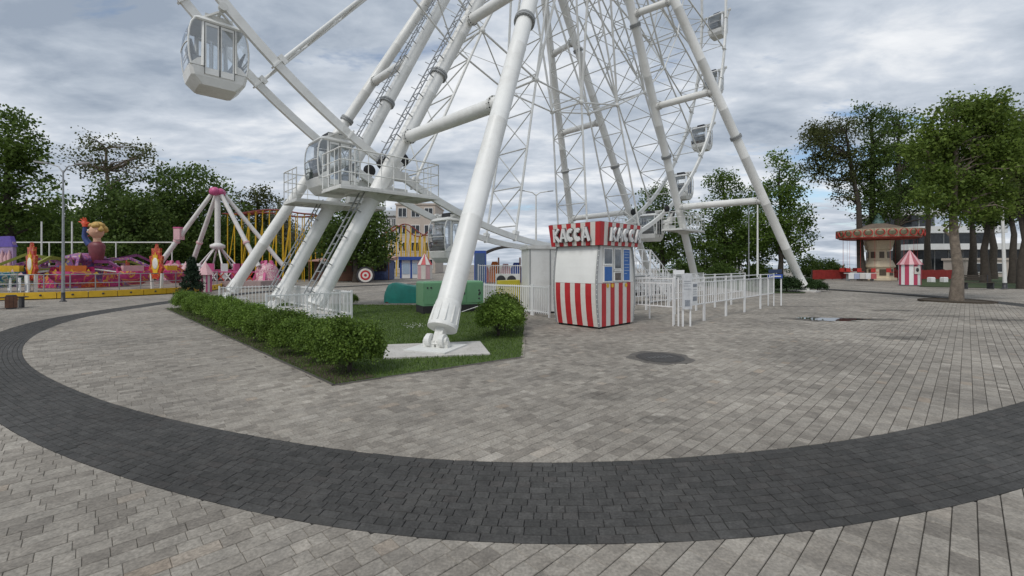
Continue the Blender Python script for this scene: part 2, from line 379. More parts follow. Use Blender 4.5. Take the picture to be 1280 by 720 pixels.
pav = []                                       # (poly, whole?, length class, centre)
LEN = [.09,.114,.114,.15,.15,.19,.23]
tmin, tmax = -36.0, 34.0
for k in range(int((tmax-tmin)/PITCH)):
    t = tmin + k*PITCH; s = -40 - rnd.random()*.2
    while s < 16:
        ln = rnd.choice(LEN); s0, s1 = s, s + ln; s = s1
        sm = (s0+s1)/2; x = CX + DV.x*sm + NV.x*(t+PITCH/2); y = CY + DV.y*sm + NV.y*(t+PITCH/2)
        if y < .6 or y > 19.2 or abs(x) > 1.24*y + 2.0: continue
        if inpoly((x, y), LAWN) or math.hypot(x-MAN.x, y-MAN.y) < .50: continue
        r, a = polar((x, y)); ri = r_in(a)
        rw = RWf(a)
        if ri + .16 < r < ri + rw - .16: continue
        poly = []
        for ss, tt in ((s0+GS, t+GAP), (s0+GS, t+PITCH-GAP), (s1-GS, t+PITCH-GAP), (s1-GS, t+GAP)):
            poly.append((CX + DV.x*ss + NV.x*tt, CY + DV.y*ss + NV.y*tt))
        if area(poly) > 0 and sum(poly[i-1][0]*poly[i][1]-poly[i][0]*poly[i-1][1] for i in range(4)) < 0: poly = poly[::-1]
        whole = True
        if abs(r - ri) < .2 or abs(r - ri - rw) < .2:
            if r < ri + rw/2: p0, nr = ring_edge(a, -.003); nr = (-nr[0], -nr[1])
            else: p0, nr = ring_edge(a, .003, 1)
            q = clip(poly, p0, nr)
            if len(q) != 4 or abs(area(q) - area(poly)) > 1e-6: whole = False
            poly = q
            if len(poly) < 3 or area(poly) < .0003: continue
        pav.append((poly, whole, round(ln, 3), (x, y)))
def inview(c): return c[1] > 2.32 and abs(c[0]) < c[1]*1.155
order = sorted(range(len(pav)), key=lambda i: (not inview(pav[i][3]), pav[i][3][1]))
single = set(order[:300])
b = MB(); tones = []
shared = {}
for i, (poly, whole, ln, c) in enumerate(pav):
    if i in single:
        if whole:
            if ln not in shared:
                q = MB(); h = ln/2 - GS; w = PITCH/2 - GAP
                paver_poly(q, [(-h,-w),(h,-w),(h,w),(-h,w)]); shared[ln] = q.mesh('paver'); shared[ln].materials.append(PAV_O)
            o = link('paver', shared[ln], paving, loc=(c[0], c[1], rnd.uniform(-.0015,.0015)))
            o.rotation_euler = (rnd.gauss(0,.006), rnd.gauss(0,.006), PHI)
        else:
            q = MB(); paver_poly(q, poly); q.build('paver', PAV_O, paving)
    else:
        f0 = len(b.f); paver_poly(b, poly, rnd.uniform(-.0015,.0015), tilt=(rnd.gauss(0,.006), rnd.gauss(0,.006)))
        tones += [rnd.random()] * (len(b.f) - f0)
def toned(b, name, m, parent, tones, **k):
    o = b.build(name, m, parent, **k); a = o.data.attributes.new('tone', 'FLOAT', 'FACE'); a.data.foreach_set('value', np.array(tones, np.float32)); return o
toned(b, 'paver_field', PAV_A, paving, tones, kind='stuff')

# dark ring path: narrow courses of small dark blocks that follow its curve
bed = MB(); M_ = 240
a_ = [2*math.pi*i/M_ for i in range(M_)]
lo = [(CX + (r_in(a)+.0)*math.cos(a), CY + r_in(a)*math.sin(a), -.010) for a in a_]; hi = [(CX + (r_in(a)+RWf(a))*math.cos(a), CY + (r_in(a)+RWf(a))*math.sin(a), -.010) for a in a_]
bed.add(lo + hi, [(i, (i+1) % M_, M_+(i+1) % M_, M_+i) for i in range(M_)])
ringp = bed.build('ring_path', mat('dark_path_bed', (.03,.031,.033), .9, var=.3, scale=3, coord='Object'), kind='structure')
rp = []; NR = 13
for k in range(NR):
    a = math.radians(-180)
    edge = k in (0, NR-1)
    while a < math.radians(45):
        w0, w1 = RWf(a)*k/NR, RWf(a)*(k+1)/NR; r0 = r_in(a) + w0; ln = (rnd.choice((.16,.2)) if edge else rnd.choice((.085,.1,.1,.13,.16)))/r0
        am = a + ln/2; x, y = CX + (r_in(am)+(w0+w1)/2)*math.cos(am), CY + (r_in(am)+(w0+w1)/2)*math.sin(am)
        if .6 < y < 34 and abs(x) < 1.22*y + 2.2:
            g = .0016; poly = []
            for aa, ww in ((a+g/r0, 0), (a+ln-g/r0, 0), (a+ln-g/r0, 1), (a+g/r0, 1)):
                rr = r_in(aa) + RWf(aa)*(k+ww)/NR + (g if ww == 0 else -g); poly.append((CX + rr*math.cos(aa), CY + rr*math.sin(aa)))
            poly = poly if sum(poly[i-1][0]*poly[i][1]-poly[i][0]*poly[i-1][1] for i in range(4)) > 0 else poly[::-1]
            rp.append((poly, (x, y)))
        a += ln
order = sorted(range(len(rp)), key=lambda i: (not inview(rp[i][1]), rp[i][1][1])); single = set(order[:300])
b = MB(); tones = []
for i, (poly, c) in enumerate(rp):
    if i in single: q = MB(); paver_poly(q, poly, rnd.uniform(-.002,.0015), .003, tilt=(rnd.gauss(0,.01), rnd.gauss(0,.01))); q.build('paver', DRK_O, ringp)
    else: f0 = len(b.f); paver_poly(b, poly, rnd.uniform(-.002,.0015), .003, tilt=(rnd.gauss(0,.01), rnd.gauss(0,.01))); tones += [rnd.random()]*(len(b.f)-f0)
toned(b, 'paver_field', DRK_A, ringp, tones, kind='stuff')

# lawn, kerb, soil strip under the hedge
GRASSG = mat('lawn_ground', (.060,.095,.022), .95, var=.35, scale=3, bump=.5)
lawn = sheet('lawn', LAWN, .004, GRASSG, kind='structure')
e = [LAWN[-1], LAWN[0], LAWN[1], LAWN[2]]
kerbo = MB().bar(LAWN[-1], LAWN[0], .05, .03).bar(LAWN[0], LAWN[1], .05, .03).build('kerb', BED, kind='structure')
kme = None
for p, q in zip(e, e[1:]):
    n = max(1, int((q-p).length/.6)); L_ = (q-p).length/n
    kme = MB().box((-L_/2+.004,-.028,-.03),(L_/2-.004,.028,.010)).mesh('kerb_stone'); kme.materials.append(PAV_O)
    for i in range(n): link('kerb_stone', kme, kerbo, loc=p.lerp(q, (i+.5)/n) + Vector((0,0,rnd.uniform(-.003,.004))), rz=math.atan2(q.y-p.y, q.x-p.x))
sd = (LAWN[0]-LAWN[-1]).normalized(); sn = Vector((sd.y, -sd.x, 0)); sn = sn if inpoly(LAWN[0]*.5+LAWN[-1]*.5+sn*.3, LAWN) else -sn
sheet('soil_bed', [LAWN[-1]+sn*.05+sd*.1, LAWN[0]+sn*.05-sd*.05, LAWN[0]+sn*.62+sd*.0, LAWN[-1]+sn*.7+sd*.1], .010, SOIL, kind='structure')

# grass blades on the lawn
def blades(poly, n, name, m, h=(.025,.06), zbase=0.0, skip=()):
    P = np.array([(p[0], p[1]) for p in poly]); lo, hi = P.min(0), P.max(0); pts = []
    while len(pts) < n:
        c = rng.uniform(lo, hi, (n, 2)); 
        w = rng.random(n) < np.clip(8.0/np.maximum(c[:,1], 1), .25, 1)
        for p in c[w]:
            if inpoly(p, poly) and not any((p[0]-a)**2 + (p[1]-b_)**2 < r*r for a, b_, r in skip): pts.append(p)
            if len(pts) >= n: break
    p = np.array(pts); n = len(p); a = rng.uniform(0, 2*np.pi, n); hh = rng.uniform(*h, n); ww = rng.uniform(.006,.012, n)*(1+.06*p[:,1]); le = rng.normal(0, .02, (n, 2))
    v = np.zeros((n, 3, 3)); dx = np.c_[np.cos(a), np.sin(a)]*ww[:,None]/2
    v[:,0,:2] = p-dx; v[:,1,:2] = p+dx; v[:,2,:2] = p+le; v[:,:2,2] = zbase; v[:,2,2] = zbase+hh
    return npmesh(name, v.reshape(-1,3), np.arange(n*3).reshape(-1,3), m, attr=rng.random(n))
GRASSB = leafmat('grass_blades', (.055,.10,.018), (.145,.22,.046), .28)
link('grass', blades(LAWN, 70000, 'grass', GRASSB, skip=[(W(-13.3,8.6).x, W(-13.3,8.6).y, .55)]), label='short mown grass covering the lawn at the wheel foot', cat='grass', kind='stuff')
# ------------------------------------------------------------------ the ferris wheel: turning part
wheel = thing('ferris_wheel', 'giant white steel ferris wheel with twin rims and lattice spokes', 'ferris wheel', W(0,0,0), PHI)
# local axes of everything built here: x along the wheel plane, y = -front side, z up.  front side t -> y = -t
def wl_(s, t, z): return Vector((s, -t, z))
def rimpt(a, r, t): return wl_(r*math.sin(a), t, HUB - r*math.cos(a))
NSEG = 48
for t in (HALF, -HALF):
    for k in range(NSEG):                      # each rim is bolted together from bent box-beam pieces
        b = MB(); a0 = 2*math.pi*k/NSEG + R_(-10.5); a1 = a0 + 2*math.pi/NSEG
        loops = []
        for j in range(5):
            a = a0 + (a1-a0)*(.006 + .988*j/4)
            loops.append([rimpt(a, RIM+dr, t+dt) for dr, dt in ((-.13,-.07),(.13,-.07),(.13,.07),(-.13,.07))])
        b.loft(loops)
        for a in (a0,): b.loft([[rimpt(a+q, RIM+dr, t+dt) for dr, dt in ((-.18,-.11),(.18,-.11),(.18,.11),(-.18,.11))] for q in (-.0012, .0012)])
        b.build('rim_segment', WHITE, wheel)
SPOKES = [R_(-10.5 + 15*k) for k in range(24)]
RNODE = 13.7; RHUB = 1.6
ch = MB(); lac = MB()
def spoke():
    c = MB()
    for t in (HALF, -HALF):
        c.tube([(0, t, RHUB), (0, t, RIM-.1)], .055, 8)
        c.box((-.13, t-.1, RIM-.30), (.13, t+.1, RIM-.14))
        c.ball((0, t, RNODE), .14, 8, 6)
        c.tube([(0, t, RNODE), (0, t*2.6, RHUB)], .062, 8)
    return c
def lacing():
    l = MB(); n = 10; r0, r1 = RHUB+.4, RIM-.55
    for i in range(n):
        za, zb = r0+(r1-r0)*i/n, r0+(r1-r0)*(i+1)/n
        l.tube([(0,HALF,zb),(0,-HALF,zb)], .032, 6, False)
        l.tube([(0,HALF,za),(0,-HALF,zb)], .03, 6, False); l.tube([(.03,-HALF,za),(.03,HALF,zb)], .024, 6, False)
    return l
cm = spoke().mesh('spoke'); cm.materials.append(WHITE); lm = lacing().mesh('lacing'); lm.materials.append(WHITE_D)
for a in SPOKES:
    o = link('spoke', cm, wheel); M = Matrix.Translation((0,0,HUB)) @ Matrix.Rotation(-(a)+math.pi, 4, 'Y')
    # local: z outwards -> direction (sin a, 0, -cos a); y -> -t
    z = Vector((math.sin(a), 0, -math.cos(a))); y = Vector((0,-1,0)); x = y.cross(z)
    o.matrix_local = Matrix.Translation((0,0,HUB)) @ Matrix((x, y, z)).transposed().to_4x4()
    link('lacing', lm, o)
for k, a in enumerate(SPOKES):                 # ring of ties between the spokes half way out
    b = MB(); a2 = a + R_(15)
    for t in (HALF, -HALF): b.tube([rimpt(a, RNODE, t), rimpt(a2, RNODE, t)], .045, 8, False)
    b.tube([rimpt(a, RNODE, HALF), rimpt(a2, RNODE, -HALF)], .032, 6, False)
    b.tube([rimpt(a, RNODE, HALF), rimpt(a, RNODE, -HALF)], .05, 6, False)
    b.tube([rimpt(a, RNODE, -HALF), rimpt(a2, RNODE, HALF)], .014, 5, False)
    b.build('ring_tie', WHITE, wheel)
hb = MB(); My = Matrix.Rotation(R_(90), 3, 'X')
hb.lathe([(1.1,-2.9),(1.6,-2.8),(1.6,-2.5),(.9,-2.4),(.9,-1.3),(1.75,-1.2),(1.75,-.9),(.9,-.8),(.9,.8),(1.75,.9),(1.75,1.2),(.9,1.3),(.9,2.4),(1.6,2.5),(1.6,2.8),(1.1,2.9)], 24, (0,0,HUB), My)
hb.build('hub', WHITE, wheel)

# ------------------------------------------------------------------ the fixed support: legs, ties, platforms, ladders
sup = thing('wheel_support', 'white tubular steel legs that carry the ferris wheel', 'support', W(0,0,0), PHI)
LEGR = .242
LEGS = {}
def legline(sx, sy, inner):
    if inner:
        b0 = Vector((sx*(13.3 if sx < 0 else 14.0), 1.75*sy, 0)); t0 = Vector((sx*.6 if sx < 0 else -.2, 2.25*sy, HUB))
    else: b0 = Vector((sx*13.4, 8.6*sy, 0)); t0 = Vector((sx*.6, 2.3*sy, HUB))
    return b0, t0
for sx in (-1, 1):
    for sy in (1, -1):
        for inner in (True, False):
            b0, t0 = legline(sx, sy, inner); LEGS[sx, sy, inner] = (b0, t0)
            f = lambda z, b0=b0, t0=t0: wl_(*(b0 + (t0-b0)*(z/HUB)))
            ax = (f(HUB) - f(0)).normalized()
            g = MB(); z0 = .40
            g.tube([f(z0+.02)] + [f(z+dz) for z in (2.6,5.2,7.8,10.4,13.0,15.6,18.2) for dz in (-.03,-.012,.012,.03)] + [f(HUB-.3)], [LEGR] + [LEGR, LEGR+.007, LEGR+.007, LEGR]*7 + [LEGR*.92], 28)
            leg = g.build('leg', WHITE, sup)
            # foot sleeve with gussets
            s = MB(); s.tube([f(z0-.02), f(z0+.04), f(z0+.06), f(z0+.40), f(z0+.45)], [LEGR+.05, LEGR+.05, LEGR+.022, LEGR+.018, LEGR+.005], 28)
            u = ax.cross(Vector((0,0,1))).normalized(); v = ax.cross(u)
            for j in range(12):
                a = 2*math.pi*j/12; rr = u*math.cos(a) + v*math.sin(a)
                s.bar(f(z0+.05)+rr*(LEGR+.025), f(z0+.36)+rr*(LEGR+.0), .016, .05, rr)
            s.build('foot_sleeve', WHITE, leg)
            # pin joint: centre tongue between two round cheeks
            p = MB(); foot = f(0); c0 = Vector((foot.x, foot.y, .19))
            hd = Vector((ax.x, ax.y, 0)).normalized(); pd = Vector((-hd.y, hd.x, 0))
            p.bar(c0 - Vector((0,0,.10)), f(z0+.04), .14, .17, pd)
            for q in (-1, 1):
                m3 = Matrix((hd, Vector((0,0,1)), pd)).transposed()
                p.lathe([(.0,-.045),(.125,-.045),(.125,.045),(.0,.045)], 18, c0 + pd*(.14*q), m3, False)
                p.bar(c0 + pd*(.14*q) - Vector((0,0,.14)), c0 + pd*(.14*q), .24, .09, hd)
                p.lathe([(.0,-.025),(.07,-.025),(.07,.025),(.0,.025)], 12, c0 + pd*(.21*q), m3, False)
            p.build('pin_joint', WHITE, leg)
            bp = MB(); m3 = Matrix((hd, pd, Vector((0,0,1)))).transposed()
            bp.box((-.45,-.42,.03),(.45,.42,.07), Matrix.Translation((foot.x, foot.y, 0)) @ m3.to_4x4()); bp.build('base_plate', WHITE_D, leg)
            for zf in ((8.9,) if not inner else (8.6, 15.5)):
                fl = MB(); fl.tube([f(zf-.07), f(zf-.01)], LEGR+.075, 28); fl.tube([f(zf+.01), f(zf+.07)], LEGR+.075, 28)
                for j in range(20):
                    a = 2*math.pi*j/20; rr = u*math.cos(a) + v*math.sin(a); fl.tube([f(zf-.1)+rr*(LEGR+.045), f(zf+.1)+rr*(LEGR+.045)], .018, 5)
                fl.build('flange', GREYP, leg)
def legat(sx, sy, inner, z):
    b0, t0 = LEGS[sx, sy, inner]; return wl_(*(b0 + (t0-b0)*(z/HUB)))
for sx in (-1, 1):
    for sy in (1, -1):
        for za, zb, r in (((6.0, 5.85, .20), (11.0, 10.9, .19)) if sx < 0 else ((5.5, 5.4, .21), (11.4, 11.4, .20), (16.0, 16.0, .19))):
            a, c = legat(sx, sy, True, za), legat(sx, sy, False, zb); d = (c-a).normalized()
            g = MB(); g.tube([a, c], r, 20); tie = g.build('cross_tube', WHITE, sup)
            for q, e_ in ((a, 1), (c, -1)): k = MB(); k.tube([q + d*e_*(LEGR+.08), q + d*e_*(LEGR+.14)], r+.05, 18); k.build('collar', WHITE_D, tie)
            k = MB()
            for q, e_ in ((a, 1), (c, -1)):
                m3 = d.to_track_quat('Z', 'Y').to_matrix()
                for j in range(12):
                    aa = 2*math.pi*j/12; o_ = m3 @ Vector((math.cos(aa)*(r+.03), math.sin(aa)*(r+.03), 0))
                    k.tube([q + d*e_*(LEGR+.05) + o_, q + d*e_*(LEGR+.17) + o_], .016, 5)
            k.build('bolt_ring', DARKST, tie, kind='stuff')
# drive platforms on the inner legs
PZ = 4.0
for sx in (-1, 1):
    for sy in (1, -1):
        c = legat(sx, sy, True, PZ); s0, s1 = ((-1.5, 1.95) if sx < 0 else (-1.95, 1.5)); y0, y1 = ((-.78, .62) if sy > 0 else (-.62, .78))
        g = MB(); g.box((c.x+s0, c.y+y0, PZ-.05), (c.x+s1, c.y+y1, PZ))
        pl = g.build('platform', WHITE_D, sup)
        fr = MB()
        for yy in (y0, y1): fr.box((c.x+s0-.02, c.y+yy-.03, PZ-.13), (c.x+s1+.02, c.y+yy+.03, PZ-.052))
        for i in range(6):
            xx = c.x + s0 + (s1-s0)*i/5; fr.box((xx-.03, c.y+y0+.032, PZ-.12), (xx+.03, c.y+y1-.032, PZ-.053))
        fr.lathe([(LEGR+.02,PZ-.3),(LEGR+.28,PZ-.06)], 16, (c.x, c.y, 0)); fr.build('platform_frame', WHITE_D, pl)
        yo = y0 if sy > 0 else y1
        pts = [(c.x+s0, c.y+(y1 if sy > 0 else y0)), (c.x+s0, c.y+yo), (c.x+s1, c.y+yo), (c.x+s1, c.y+(y1 if sy > 0 else y0))]
        rl = MB()
        for (ax_, ay_), (bx_, by_) in zip(pts, pts[1:]):
            L_ = math.hypot(bx_-ax_, by_-ay_); n = max(2, round(L_/.42))
            for i in range(n+1):
                x, y = ax_+(bx_-ax_)*i/n, ay_+(by_-ay_)*i/n; rl.tube([(x,y,PZ),(x,y,PZ+1.1)], .016, 6)
            for zz_ in (.38, .74, 1.1): rl.tube([(ax_,ay_,PZ+zz_),(bx_,by_,PZ+zz_)], .017 if zz_ < 1 else .022, 6)
        rl.build('railing', WHITE, pl)
        # tyre drive that presses on the rim
        dv = MB(); ym = c.y + (.55 if sy > 0 else -.55); xd = c.x - sx*.95
        dv.box((xd-.55, ym-.2, PZ+.02), (xd+.45, ym+.2, PZ+.3)); dv.bar((xd-.5, ym, PZ+.25), (xd+.3, ym, PZ+1.25), .22, .14); dv.tube([(xd-.3,ym-.25,PZ+.5),(xd-.3,ym+.3,PZ+.5)], .17, 12); dv.box((xd-.1, ym-.16, PZ+.62), (xd+.5, ym+.16, PZ+.92))
        dm = dv.build('drive_unit', WHITE_D, pl)
        for q in (0, 1):
            ty = MB(); cc = Vector((xd + .35 - .75*q, ym, PZ + 1.28 + sx*.12*(q*2-1)))
            ty.lathe([(.10,-.1),(.2,-.1),(.24,-.05),(.24,.05),(.2,.1),(.10,.1)], 16, cc, Matrix.Rotation(R_(90), 3, 'X')); ty.build('drive_tyre', RUBBER, pl)
# ladders on the inner legs of the near side
for sy in (1, -1):
    b0, t0 = LEGS[-1, sy, True]; f = lambda z: wl_(*(b0 + (t0-b0)*(z/HUB)))
    ax = (f(HUB)-f(0)).normalized(); u = Vector((0,1,0)); o_ = ax.cross(u).normalized(); o_ = o_ if o_.x < 0 else -o_
    for za, zb in ((.5, PZ-.1), (PZ+.9, HUB-3)):
        g = MB(); n = int((f(zb)-f(za)).length/.30)
        for q in (-1, 1): g.bar(f(za)+o_*(LEGR+.16)+u*.2*q, f(zb)+o_*(LEGR+.16)+u*.2*q, .05, .03, o_)
        ld = g.build('ladder', GREYP if za < 1 else STEEL, sup)
        r = MB()
        for i in range(n):
            p = f(za).lerp(f(zb), (i+.5)/n) + o_*(LEGR+.16); r.tube([p-u*.2, p+u*.2], .014, 5, False)
            if i % 3 == 0:
                for q in (-1, 1): r.bar(p+u*.2*q, p+u*.2*q-o_*.2, .03, .03)
            if za > 1 and i % 2 == 0:            # rope guides beside the ladder
                for q in (-1, 1): r.bar(p+u*.2*q, p+u*.3*q+o_*.16, .02, .02)
        r.build('rungs', GREYP, ld, kind='stuff')

# ------------------------------------------------------------------ gondolas
def make_gondola():
    g = thing('gondola', 'tmp', 'gondola')
    # x along wheel plane, y through the doors, z up; origin at the cabin's middle
    def rect(a, b, z, c=.0):
        return [(-a+c,-b,z),(a-c,-b,z),(a,-b+c,z),(a,b-c,z),(a-c,b,z),(-a+c,b,z),(-a,b-c,z),(-a,-b+c,z)]
    m = MB(); m.loft([rect(.58,.62,-1.2,.1), rect(.83,.72,-.93,.1), rect(.90,.76,-.62,.1), rect(.86,.72,-.60,.1)]); tub = m.build('floor_tub', WHITE, g)
    for sy in (-1, 1):
        for q in (-1, 1):                       # sloping cheeks each side of the doors
            m = MB(); m.add([(q*.46,sy*.765,-.6),(q*.88,sy*.765,-.6),(q*.66,sy*.765,-.36),(q*.52,sy*.765,-.30),(q*.46,sy*.765,-.30)] + [(q*.46,sy*.72,-.6),(q*.88,sy*.72,-.6),(q*.66,sy*.72,-.36),(q*.52,sy*.72,-.30),(q*.46,sy*.72,-.30)],
                  [(0,1,2,3,4),(9,8,7,6,5),(0,5,6,1),(1,6,7,2),(2,7,8,3),(3,8,9,4)])
            m.build('door_cheek', WHITE, tub)
    for sx in (-1, 1):
        for sy in (-1, 1): m = MB(); m.bar((sx*.50,sy*.76,-.6),(sx*.47,sy*.72,1.0), .08, .09); m.build('pillar', WHITE, g)
    m = MB(); m.loft([rect(.76,.78,.98,.12), rect(.80,.82,1.03,.12), rect(.70,.72,1.15,.12), rect(.45,.5,1.22,.1)]); roof = m.build('roof', WHITE, g)
    m = MB(); m.box((-.32,-.35,1.22),(.32,.35,1.46)); m.build('ventilation_box', DARKST, roof)
    m = MB()
    for q in (-1, 1): m.bar((q*.5,-.55,1.16),(0,-.9,1.42),.08,.06); m.bar((q*.5,.55,1.16),(0,.9,1.42),.08,.06); m.box((-.42*1,q*.62-.04,1.16),(.42,q*.62+.04,1.34))
    m.tube([(0,-1.05,1.42),(0,1.05,1.42)], .06, 10); m.build('hanger', WHITE_D, roof)
    for sy in (-1, 1):
        for q in (-1, 1):                       # double doors
            x0, x1 = (q*.015, q*.45); x0, x1 = min(x0,x1), max(x0,x1); y = sy*.745
            d = MB()
            for (a0, a1, z0, z1) in ((x0,x0+.05,-.85,.95),(x1-.05,x1,-.85,.95),(x0+.05,x1-.05,-.85,-.66),(x0+.05,x1-.05,.86,.95)): d.box((a0,y-.025,z0),(a1,y+.025,z1))
            dd = d.build('door', WHITE, g)
            p = MB(); p.box((x0+.05,y-.006,-.66),(x1-.05,y+.006,.86)); p.build('pane', GLASS, dd)
            s = MB(); s.box((x0-.008,y+sy*.026,-.86),(x0+.006,y+sy*.034,.96)); s.box((x1-.004,y+sy*.026,-.86),(x1+.010,y+sy*.034,.96)); s.build('door_seal', RUBBER, dd)
    prof = [(.88,-.60),(.95,-.35),(.985,0.0),(.985,.3),(.95,.6),(.87,.85),(.74,1.0)]
    for sx in (-1, 1):                          # bulged clear side shells
        m = MB()
        def fn(u, v):
            y = -.74 + 1.48*v; i = u*(len(prof)-1); k = min(int(i), len(prof)-2); f_ = i-k
            x = prof[k][0]*(1-f_)+prof[k+1][0]*f_; z = prof[k][1]*(1-f_)+prof[k+1][1]*f_
            bul = 1 - abs(2*v-1)**3; return (sx*(.72 + (x-.72)*(.72+.28*bul)), y, z)
        m.grid(fn, 12, 10); sh = m.build('side_shell', GLASS, g)
        e = MB()
        for v in (0, 1): e.tube([fn(i/12, v) for i in range(13)], .032, 6)
        e.tube([fn(0, j/10) for j in range(11)], .03, 6); e.tube([fn(.42, j/10) for j in range(11)], .022, 6); e.build('shell_edge', WHITE, sh)
        for v in (0, 1):                        # flat corner panes between shell edge and door pillar
            y = -.74 + 1.48*v; pts = [fn(i/12, v) for i in range(13)]
            c = MB(); k = [(sx*.52, y, p[2]) for p in pts]; c.add(pts + k, [(i, i+1, 14+i, 13+i) for i in range(12)]); c.build('corner_pane', GLASS, g)
        s = MB(); s.box((sx*.42 if sx > 0 else -.78,-.6,-.62),(.78 if sx > 0 else -.42,.6,-.22)); s.add([(sx*.66,-.6,-.2),(sx*.66,.6,-.2),(sx*.80,.6,.3),(sx*.80,-.6,.3),(sx*.71,-.6,-.2),(sx*.71,.6,-.2),(sx*.85,.6,.3),(sx*.85,-.6,.3)],[(0,1,2,3),(7,6,5,4),(3,2,6,7),(0,3,7,4),(1,5,6,2)])
        s.build('seat', GREYP, g)
    m = MB()                                    # hand rail inside the shells
    for sx in (-1, 1):
        for zz_ in (-.28,-.1): m.tube([(sx*.9,-.6,zz_),(sx*.9,.6,zz_)], .02, 6)
    m.build('hand_rails', WHITE_D, g, kind='stuff')
    return g
GR = RIM + .92
glist = [(-43.2, 'white gondola hanging highest on the rim over the striped ride'), (-32, 'white gondola halted beside the tall drive platform with ladders'), (-17.7, 'low white gondola half hidden behind the thickest sloping leg'),
         (12.5, 'white gondola right behind the red striped ticket booth'), (28, 'white gondola at the far drive platform beside the stair'), (43, 'second gondola up from the stair on the far rim'), (58, 'third gondola up from the stair on the far rim'),
         (73, 'fourth gondola up from the stair on the far rim'), (87, 'fifth and highest gondola on the far rim')]
proto = make_gondola()
for i, (deg, lab) in enumerate(glist):
    a = R_(deg); p = W(GR*math.sin(a), 0, HUB - GR*math.cos(a))
    o = proto if i == 0 else copy_tree(proto)
    o.location = p; o.rotation_euler = (0, 0, PHI); o['label'] = lab; o.scale = (.80, .80, .80); o['group'] = 'gondolas of the ferris wheel'
for deg, lab in glist:                          # bracket arms that carry each cabin's axle, parts of the wheel
    a = R_(deg)
    for t in (HALF, -HALF):
        b = MB(); piv = wl_(GR*math.sin(a), t*.99, HUB - GR*math.cos(a) + 1.136); b.bar(rimpt(a-.02, RIM, t), piv, .09, .12); b.bar(rimpt(a+.03, RIM, t), piv, .09, .12); b.tube([piv-Vector((0,.09,0)), piv+Vector((0,.09,0))], .11, 12)
        b.build('gondola_bracket', WHITE_D, wheel)
# ------------------------------------------------------------------ vegetation helpers
def leaves(cent, sig, per, size, seed, flat=.8, tone_by=None):
    """diamond leaves scattered round clump centres; returns verts, quads, tones"""
    r = np.random.default_rng(seed); cent = np.asarray(cent, float); n = len(cent)*per
    c = np.repeat(cent, per, 0); sg = np.repeat(np.asarray(sig, float)*np.ones(len(cent)), per)
    p = c + r.normal(0, 1, (n, 3))*sg[:,None]*np.array([1,1,flat])
    d = r.normal(0, 1, (n, 3)); d[:,2] -= .25; d /= np.linalg.norm(d, axis=1)[:,None]
    u = r.normal(0, 1, (n, 3)); u -= (u*d).sum(1)[:,None]*d; u /= np.linalg.norm(u, axis=1)[:,None]
    l = size*r.uniform(.6, 1.3, n)[:,None]; w = l*r.uniform(.3,.5, n)[:,None]
    v = np.stack([p, p + d*l*.5 + u*w, p + d*l, p + d*l*.5 - u*w], 1).reshape(-1, 3)
    base = np.repeat(r.uniform(0, 1, len(cent)), per)
    tone = np.clip(base*.55 + r.uniform(0, 1, n)*.45, 0, 1)
    return v, np.arange(n*4).reshape(-1, 4), tone
def crown_clumps(blobs, n, seed, mind=.0, shell=.55):
    r = np.random.default_rng(seed); out = []
    wts = np.array([b[3]*b[4]*b[5] for b in blobs]); wts = wts/wts.sum()
    while len(out) < n:
        b = blobs[r.choice(len(blobs), p=wts)]; d = r.normal(0,1,3); d /= np.linalg.norm(d)
        q = d*(shell + (1-shell)*r.random()**.7)*r.uniform(.8,1.06)
        p = np.array(b[:3]) + q*np.array(b[3:6])
        if p[2] < .3: continue
        out.append(p)
    return np.array(out)
def tree(name, label, cat, loc, blobs, trunk, leafm, barkm, seed, n=130, per=60, sig=.45, size=.22, rz=0.0, group=None, limbs=26, shell=.5):
    """blobs: crown lobes (x,y,z,rx,ry,rz); trunk: list of (x,y,z,r)"""
    t = thing(name, label, cat, loc, rz, group)
    r = random.Random(seed); b = MB()
    b.tube([q[:3] for q in trunk], [q[3] for q in trunk], 10)
    cl = crown_clumps(blobs, n, seed, shell=shell)
    tp = [Vector(q[:3]) for q in trunk]
    for k in range(min(limbs, n)):
        c = Vector(cl[k]); i = min(range(len(tp)), key=lambda j: (tp[j]-c).length + max(0, tp[j].z - c.z)*1.5 + (0 if j > 0 else 99))
        a = tp[i]; rr = trunk[i][3]*.5; m1 = a.lerp(c, .4) + Vector((r.uniform(-.3,.3), r.uniform(-.3,.3), r.uniform(-.2,.5)))
        m2 = a.lerp(c, .75) + Vector((r.uniform(-.3,.3), r.uniform(-.3,.3), r.uniform(-.1,.4)))
        b.tube([a, m1, m2, c], [rr, rr*.65, rr*.38, rr*.12], 6, False)
    b.build('trunk', barkm, t)
    v, f, tn = leaves(cl, sig, per, size, seed)
    link('crown', npmesh('crown', v, f, leafm, attr=tn), t)
    return t
def bushmesh(seed, a, bb, h, leafm, n=150, per=42, size=.045):
    """clipped globe shrub: sprays on the outside of a lumpy dome"""
    r = np.random.default_rng(seed); d = r.normal(0,1,(n,3)); d /= np.linalg.norm(d,axis=1)[:,None]; d[:,2] = np.abs(d[:,2])*1.1 - .3*r.random(n)
    lump = 1 + .10*np.sin(d[:,0]*5+seed) + .09*np.cos(d[:,1]*6+seed*2)
    c = d*np.array([a,bb,h*.6])*(.80*lump*r.uniform(.8,1.02,n))[:,None]; c[:,2] += h*.42; c = c[c[:,2] > .05]
    v, f, t = leaves(c, .042*max(1, a/.45), per, size, seed, 1.0)
    return npmesh('foliage', v, f, leafm, attr=t)
THUJA = leafmat('thuja_foliage', (.040,.080,.013), (.21,.32,.052), .3)
BUSHD = leafmat('dark_shrub_foliage', (.012,.030,.008), (.045,.085,.02), .15)
STEM = BARKD
